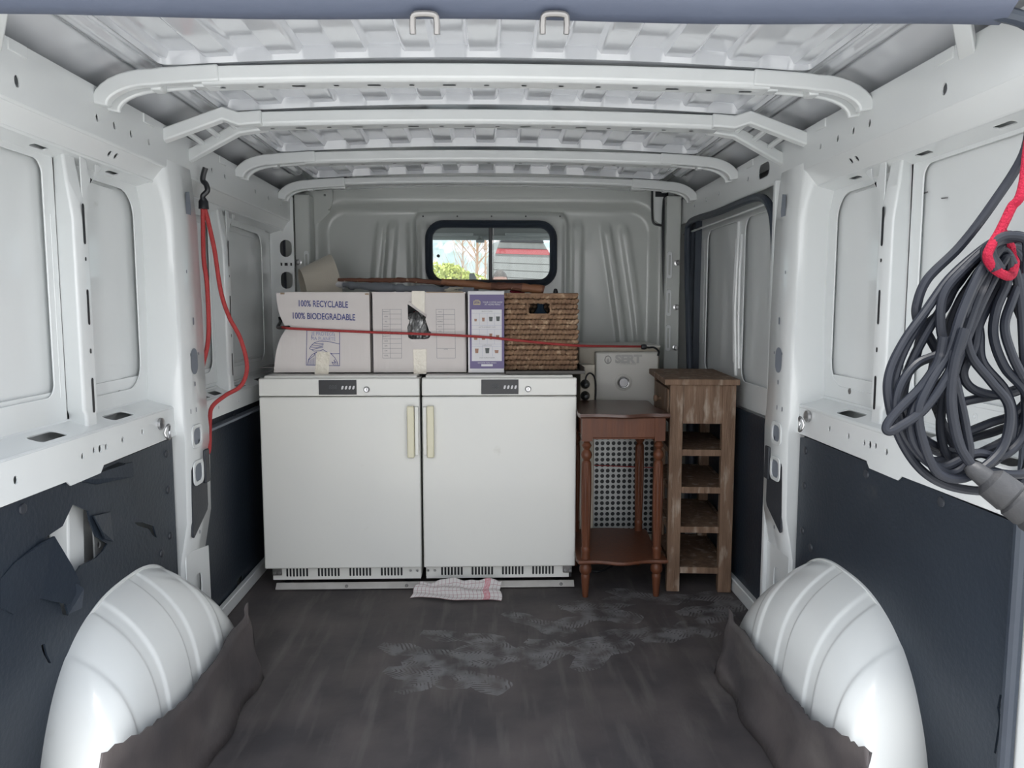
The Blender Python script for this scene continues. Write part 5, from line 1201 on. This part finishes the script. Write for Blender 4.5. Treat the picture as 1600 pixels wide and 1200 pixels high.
# perforated panel: real holes
px0, px1, pz1, pz0 = P(929, 750, Y=YA).x, P(1031, 750, Y=YA).x, P(975, 683, Y=YA).z, P(975, 832, Y=YA).z
pit = (P(1000, 750, Y=YA).x-P(933, 750, Y=YA).x)/7.8; hs_ = []
nx_, nz_ = int((px1-px0-.01)/pit), int((pz1-pz0-.005)/pit)
for i in range(nx_+1):
    for j in range(nz_+1): hs_.append(circ(px0+.009+i*pit, pz0+.012+j*pit, .0088, 10))
GALV = mat('galvanised panel', (.50, .51, .50), .42, .45, var=(12, (.42, .43, .43), .6))
m_ = MB()
for j in range(nz_+1):                                 # one strip per row keeps the fill robust
    row = [h for h in hs_ if abs(sum(p_[1] for p_ in h)/len(h)-(pz0+.012+j*pit)) < 1e-4]; zc = pz0+.012+j*pit
    m_.plate((0, YA, 0), UX, UZ, [(px0-.004, zc-pit/2), (px1, zc-pit/2), (px1, zc+pit/2), (px0-.004, zc+pit/2)], row, -.0015)
pp_ = wb(m_, 'perforated_panel', GALV, ap); wb(MB().bx(px0-.004, px1, YA+.012, YA+.018, pz0-.01, pz1+.02), 'hole_shade_sheet', BLACK, ap)  # black sheet added behind the holes, its colour stands for the shade inside
wb(MB().bx(px1-.002, px1+.010, YA-.004, YA+.03, pz0-.03, zf0), 'side_strip', GALV, ap, bevel=.002); wb(MB().bx(px0-.06, px0-.004, YA+.0, YA+.02, .03, zf0), 'side_strip', APPLB, ap, bevel=.002)
# socket box with two plugs left of it
sb = empty('socket_box', P(915, 600, Y=3.12), 'pale metal socket box with two black plugs beside the heater', 'socket box')
a, b_ = P(907, 570, Y=3.12), P(929, 625, Y=3.12)
wb(MB().bx(a.x, b_.x, 3.12, 3.22, .0, a.z), 'box_body', APPLB, sb, bevel=.003)
for px, py in ((914, 600), (914, 618)): wb(MB().lathe([(.019, 0), (.019, .012), (.014, .03), (.008, .05), (0, .052)], Matrix.Translation(P(px, py, Y=3.12)) @ Matrix.Rotation(PI/2, 4, 'X'), 16), 'plug', BLACK, sb, smooth=True)
wb(MB().tube(smooth_path([P(914, 600, Y=3.07), P(916, 588, Y=3.07), P(922, 583, Y=3.08), P(929, 590, Y=3.09), P(931, 610, Y=3.1), P(930, 630, Y=3.11), P(928, 680, Y=3.11)], 5), .0035, 8), 'lead', BLACK, sb, smooth=True)
# cable down from the roof corner
cb = [P(1041, 300, Y=3.56), P(1037, 330, Y=3.55), P(1037, 400, Y=3.54), P(1039, 480, Y=3.54), P(1040, 545, Y=3.54), P(1041, 580, Y=3.54), P(1042, 700, Y=3.54), Vector((.78, 3.5, .004))]
tag(MB().tube(smooth_path(cb, 6), .0085, 10).build('power_cable', BLACK, smooth=True), 'black cable hanging down the bulkhead in the right corner', 'cable')
rs = [P(928, 727, Y=3.25), P(965, 728.5, Y=3.25), P(1000, 730, Y=3.25), P(1032, 731, Y=3.25)]
tag(MB().tube(rs, .0022, 6).build('red_string', RED, smooth=True), 'thin red string across the perforated panel behind the table', 'string')
fcab = [P(915, 888, Z=.006), P(935, 893, Z=.006), P(960, 883, Z=.006), P(985, 878, Z=.006)]
tag(MB().tube(smooth_path(fcab, 6), .005, 8).build('floor_cable', BLACK, smooth=True), 'black cable on the floor under the turned-leg table', 'cable')

# ---- side table with turned legs
def side_table():
    xl, xr, y0, y1 = P(907, 655, Y=2.72).x, P(1041, 655, Y=2.72).x, 2.70, 3.10
    xc = (xl+xr)/2; zt = .682
    r = empty('side_table', (xc, (y0+y1)/2, 0), 'reddish brown side table with turned fluted legs and lower shelf', 'table')
    def shaped(z0, z1, ov, name, m, mid):
        hw, hd = (xr-xl)/2+ov, (y1-y0)/2+ov; o_ = []
        def ed(t): return .010*math.cos(t*PI*2)*mid          # serpentine edge
        n_ = 14
        for i in range(n_): t = i/n_; o_.append((-hw+2*hw*t, -hd-.006+ed(t)-.006*mid*math.cos(4*PI*t)))
        for i in range(n_): t = i/n_; o_.append((hw+ed(t)*.6, -hd+2*hd*t))
        for i in range(n_): t = i/n_; o_.append((hw-2*hw*t, hd-ed(t)))
        for i in range(n_): t = i/n_; o_.append((-hw-ed(t)*.6, hd-2*hd*t))
        mb = MB(); cy = (y0+y1)/2; vs = []
        for sc_, z in ((.975, z0), (1.0, z0+(z1-z0)*.35), (1.0, z0+(z1-z0)*.6), (.99, z1)): vs += [(xc+a*sc_, cy+b*sc_, z) for a, b in o_]
        k_ = len(o_); fs = [tuple(range(k_-1, -1, -1)), tuple(3*k_+i for i in range(k_))]+[(j*k_+i, j*k_+(i+1) % k_, (j+1)*k_+(i+1) % k_, (j+1)*k_+i) for j in range(3) for i in range(k_)]
        mb.add(vs, fs); return wb(mb, name, m, r, smooth=True, angle=40)
    shaped(zt-.016, zt, .004, 'table_top', MAHOT, 1)
    ins = .026
    ap_ = MB(); ap_.bx(xl+ins+.012, xr-ins-.012, y0+.010, y0+.026, zt-.088, zt-.016); wb(ap_, 'apron', MAHO, r, bevel=.002)
    wb(MB().bx(xl+ins+.018, xr-ins-.018, y0+.007, y0+.012, zt-.093, zt-.087), 'apron_bead', MAHO, r, bevel=.002)
    for xx in (xl+.010, xr-.022): wb(MB().bx(xx, xx+.012, y0+.04, y1-.04, zt-.088, zt-.016), 'apron', MAHO, r, bevel=.002)
    wb(MB().bx(xl+.03, xr-.03, y1-.022, y1-.010, zt-.088, zt-.016), 'apron', MAHO, r)
    zs = .145
    shaped(zs-.014, zs, .006, 'lower_shelf', MAHO, 1)
    for xx in (xl+.024, xr-.024):
        for yy in (y0+.026, y1-.026):
            lg = MB(); lg.bx(xx-.019, xx+.019, yy-.019, yy+.019, zt-.100, zt-.016)
            z0 = zt-.100
            prof = [(.016, z0), (.010, z0-.006), (.015, z0-.012), (.018, z0-.018), (.014, z0-.026), (.010, z0-.032), (.017, z0-.042), (.020, z0-.052), (.018, z0-.062), (.011, z0-.072), (.016, z0-.078), (.017, z0-.084)]
            lg.lathe(prof[::-1], Matrix.Translation((xx, yy, 0)), 18)
            za, zb_ = z0-.084, zs+.045; n_ = 24; vs = []     # fluted shaft
            for i in range(9):
                t = i/8; rr = .0175+.002*math.sin(t*PI)-.003*t
                for k_ in range(n_*2): a = PI*k_/n_; q_ = rr*(1-(.12 if k_ % 4 in (0,) and 0 < i < 8 else 0)); vs.append((xx+q_*math.cos(a), yy+q_*math.sin(a), za+(zb_-za)*t))
            k2 = n_*2; lg.add(vs, [(i*k2+k_, i*k2+(k_+1) % k2, (i+1)*k2+(k_+1) % k2, (i+1)*k2+k_) for i in range(8) for k_ in range(k2)])
            lg.lathe([(.0145, zb_), (.018, zb_-.008), (.0155, zb_-.018), (.0165, zs)][::-1], Matrix.Translation((xx, yy, 0)), 18)
            if 1: lg.lathe([(.013, zs-.014), (.020, zs-.024), (.023, zs-.038), (.021, zs-.050), (.014, zs-.058), (.017, zs-.064), (.016, zs-.075), (.011, .004), (.010, 0)][::-1], Matrix.Translation((xx, yy, 0)), 18)
            wb(lg, 'leg', MAHO, r, smooth=True, angle=38)
side_table()

# ---- narrow wooden shelf unit
def shelf_unit():
    W_, D_, H_ = .238, .46, .800
    o = P(1041, 924, Z=0); rz = math.radians(-5)
    r = empty('wooden_shelf_unit', (o.x, o.y, 0), 'narrow weathered oak shelf unit with drawer and four open shelves', 'shelf unit', rz=rz)
    def add(mb, name, **k_): q = mb.build(name, OAK, r, **k_); return q
    lw = .048
    for xx in (0, W_-lw):
        for yy in (0, D_-.035): add(MB().bx(xx, xx+lw, yy, yy+.035, 0, H_-.022), 'leg', bevel=.002)
    add(MB().bx(-.022, W_+.010, -.012, D_+.015, H_-.022, H_), 'top', bevel=.003)
    add(MB().bx(lw, W_-lw, .004, .018, H_-.165, H_-.022), 'front_panel', bevel=.001)
    add(MB().bx(W_-.014, W_-.004, .035, D_-.035, H_-.165, H_-.022), 'side_panel')
    add(MB().bx(lw, W_-lw, D_-.018, D_-.004, H_-.165, H_-.022), 'back_panel')
    add(MB().bx(.004, .018, .035, D_-.035, H_-.170, H_-.155), 'rail', bevel=.001); add(MB().bx(.004, .018, .035, D_-.035, H_-.040, H_-.022), 'rail', bevel=.001)
    d = add(MB().bx(-.003, .012, .045, D_-.045, H_-.152, H_-.044), 'drawer', bevel=.003)
    kb = MB().lathe([(0, 0), (.007, 0), (.006, .010), (.013, .016), (.014, .022), (.010, .028), (0, .030)], Matrix.Translation((-.003, D_/2, H_-.098)) @ Matrix.Rotation(-PI/2, 4, 'Y'), 16).build('knob', OAK, d, smooth=True)
    for z in (.515, .375, .225, .070):
        s_ = add(MB().bx(lw*.4, W_-lw*.4, .016, D_-.016, z+.006, z+.020), 'shelf', bevel=.001)
        add(MB().bx(lw, W_-lw, .003, .016, z, z+.024), 'shelf_rail', bevel=.0015)
        add(MB().bx(.004, .016, .035, D_-.035, z, z+.020), 'shelf_rail', bevel=.001); add(MB().bx(W_-.016, W_-.004, .035, D_-.035, z, z+.020), 'shelf_rail', bevel=.001)
shelf_unit()

# ---- tea towel
def towel():
    a, b_, c_, d_ = P(640, 932, Z=.012), P(783, 936, Z=.012), P(782, 906, Z=.05), P(655, 915, Z=.03)
    nu, nv = 60, 22; vs = []; uv = []; rnd = random.Random(2)
    for i in range(nu+1):
        for j in range(nv+1):
            u, v = i/nu, j/nv; p = a.lerp(b_, u).lerp(d_.lerp(c_, u), v)
            f = .008+.005*math.sin(u*13+v*3)*(.4+.6*v)+.002*math.sin(u*31+v*7)*v+.006*math.sin(v*12+u*4)
            p.z = max(.003, .004+v*.034+f*(.3+.9*v)); p.y += .010*math.sin(u*9)*(1-v)+.002*math.sin(u*23); p.x += .004*math.sin(v*9)
            if p.y > YFR-.004: p.y = YFR-.004-.004*math.sin(u*20)**2
            vs.append(p); uv.append((u, v, 0))
    mb = MB(); mb.add(vs, [(i*(nv+1)+j, (i+1)*(nv+1)+j, (i+1)*(nv+1)+j+1, i*(nv+1)+j+1) for i in range(nu) for j in range(nv)])
    o = mb.build('tea_towel', TOWEL, smooth=True, angle=180, keepn=True)
    at = o.data.attributes.new('weave', 'FLOAT_VECTOR', 'POINT')
    for k_, x in enumerate(uv): at.data[k_].vector = x
    q = o.modifiers.new('t', 'SOLIDIFY'); q.thickness = .002
    tag(o, 'crumpled white checked tea towel with red stripes on floor before the fridges', 'tea towel')
towel()
sc_ = MB(); q = P(866, 1060, Z=.0); q = P(862, 861, Z=0) if 0 else P(402, 1042, Z=.0)
tag(MB().lathe([(0, 0), (.004, 0), (.003, .003), (0, .004)], Matrix.Translation(P(404, 1040, Z=.002)), 8).build('crumb', PWHITE), 'tiny white crumb on the floor mat beside left wheel arch', 'crumb')

# ---- coiled cable at the right
cc = empty('coiled_cable', P(1560, 395, Y=1.25), 'thick black extension cable coiled in loops hanging on the right', 'cable')
rnd = random.Random(9); knot = (1568, 400)
def c8(a, b): return (1340+a*260/600, 340+b*520/1200)
R_ = .0062*1.12
def ym(Y): return 1.115+(Y-1.17)*.5
def loop(pts, Y, closed=True, rr=R_, wob=.03, name='cable_loop'):
    Y = ym(Y); pp = []; n_ = len(pts)
    for i, (a, b) in enumerate(pts):
        if a > 1600: a = 1600+(a-1600)*.3
        pp.append(P(a, b, Y=Y+.5*wob*math.sin(2*PI*i/n_+Y*40)))
    return wb(MB().tube(smooth_path(pp, 8, closed), rr, 10, closed), name, CABLE, cc, smooth=True)
traced = [  # (closed, Y, points in the crop of the coil)
 ([(505,80),(430,130),(330,220),(250,330),(165,450),(115,560),(112,660),(150,790),(220,900),(310,960),(430,985),(560,975),(640,900),(700,700),(690,400),(620,180),(560,70)], 1.20),
 ([(500,90),(380,190),(310,280),(300,400),(330,500),(360,620),(390,760),(400,870),(330,925),(230,850),(190,760),(215,660),(300,600),(350,520),(395,400),(430,300),(470,200)], 1.16),
 ([(520,100),(470,170),(410,280),(390,400),(410,500),(480,590),(545,680),(535,800),(480,880),(380,940),(290,920),(240,820),(220,700),(260,600),(330,480),(380,330),(450,180)], 1.14),
 ([(540,140),(540,230),(500,330),(490,430),(530,540),(600,620),(680,700),(700,850),(620,920),(500,920),(400,880),(350,740),(345,580),(400,420),(470,260)], 1.17),
 ([(560,110),(600,180),(560,290),(530,390),(555,490),(600,580),(690,600),(740,450),(700,250),(630,140)], 1.19),
 ([(490,110),(400,160),(300,260),(220,380),(150,520),(130,640),(160,780),(240,870),(340,870),(460,840),(580,760),(640,620),(640,420),(600,260),(560,150)], 1.22),
 ([(480,120),(390,180),(320,300),(240,430),(180,560),(160,680),(220,780),(320,840),(450,850),(590,800),(690,650),(700,400),(640,220)], 1.24),
 ([(520,120),(440,240),(370,380),(310,480),(210,530),(150,620),(145,720),(200,830),(300,900),(420,850),(520,860),(600,780),(620,650),(600,500),(590,330),(570,200)], 1.18),
 ([(500,140),(430,300),(440,420),(450,520),(530,620),(560,720),(540,830),(450,900),(340,880),(300,780),(310,640),(340,540),(330,420),(380,280)], 1.21),
 ([(550,150),(500,260),(440,380),(420,470),(380,560),(420,620),(520,640),(640,600),(720,500),(720,300),(640,170)], 1.23),
 ([(470,150),(360,240),(310,330),(240,400),(210,500),(170,600),(170,720),(230,800),(310,850),(400,800),(500,770),(600,720),(660,600),(620,400)], 1.26),
 ([(530,80),(600,70),(680,100),(740,200),(780,400),(760,650),(700,850),(600,930),(480,910),(370,850),(290,700),(270,560),(320,400),(420,220)], 1.25),
]
for pts, Y in traced: loop([c8(*p_) for p_ in pts], Y+.03)
# loose passes: hanging lead, S bend, arm to the plug
loop([(1640, 170), (1600, 240), (1550, 320), (1500, 385), (1450, 435), (1433, 475), (1434, 500), (1448, 520), (1470, 560)], 1.27, False, wob=.0)
loop([c8(*p_) for p_ in ((310, 430), (290, 520), (230, 610), (150, 690), (108, 745), (110, 770), (150, 755), (240, 690), (330, 560), (345, 480))], 1.15, False, wob=.01)
loop([c8(*p_) for p_ in ((385, 400), (350, 520), (335, 640), (345, 740), (370, 830), (420, 905))], 1.13, False, wob=.0)
loop([c8(*p_) for p_ in ((275, 690), (400, 660), (520, 635), (620, 600), (760, 520))], 1.26, False, wob=.0)
loop([c8(*p_) for p_ in ((380, 780), (480, 740), (560, 710), (700, 640))], 1.27, False, wob=.0)
loop([c8(*p_) for p_ in ((430, 985), (520, 985), (600, 965), (700, 930))], 1.24, False, wob=.0)
for a, b in ((.0, 0), (.02, .01), (-.02, .015)):     # binding turns at the top
    loop([c8(*p_) for p_ in ((500+a*800, 190), (470+a*500, 120), (520, 70+b*800), (600, 75), (650, 120), (640, 200))], 1.145+b, False, wob=.01)
A, B = P(*c8(415, 905), Y=ym(1.13)), P(*c8(600, 1045), Y=1.06); d = (B-A); Mx = Matrix.Translation(A) @ d.to_track_quat('Z', 'Y').to_matrix().to_4x4(); Lp = d.length
s_ = Lp/.115
pl_ = wb(MB().lathe([(.008, -.012*s_), (.013, 0), (.014, .012), (.015, .022), (.024, .030), (.0255, .060), (.023, .064), (.0265, .068), (.027, .088), (.025, .092), (.027, .096), (.0265, .118), (.022, .120), (.020, .119)], Mx, 26), 'plug', PLUG, cc, smooth=True, angle=30)
for k_, m__ in enumerate((STEEL, BRASS, STEEL)):
    a = k_*2.1+.6; wb(MB().tube([Mx @ Vector((.010*math.cos(a), .010*math.sin(a), .118)), Mx @ Vector((.010*math.cos(a), .010*math.sin(a), .140))], .0026, 8), 'pin', m__, pl_, smooth=True)
# red rope holding the coil
rp = [Vector((.868, 1.24, 1.44)), P(1600, 283, Y=ym(1.19)), P(1580, 325, Y=ym(1.175)), P(1562, 362, Y=ym(1.165)), P(1548, 385, Y=ym(1.15)), P(1543, 402, Y=ym(1.145)), P(1552, 418, Y=ym(1.15)), P(1566, 428, Y=ym(1.16)), P(1580, 430, Y=ym(1.20)), P(1585, 405, Y=ym(1.25)), P(1572, 372, Y=ym(1.23)), P(1564, 360, Y=ym(1.18))]
tag(MB().tube(smooth_path(rp, 7), .0068, 10).build('red_rope', REDR, smooth=True), 'red rope tied round the coiled black cable', 'rope')
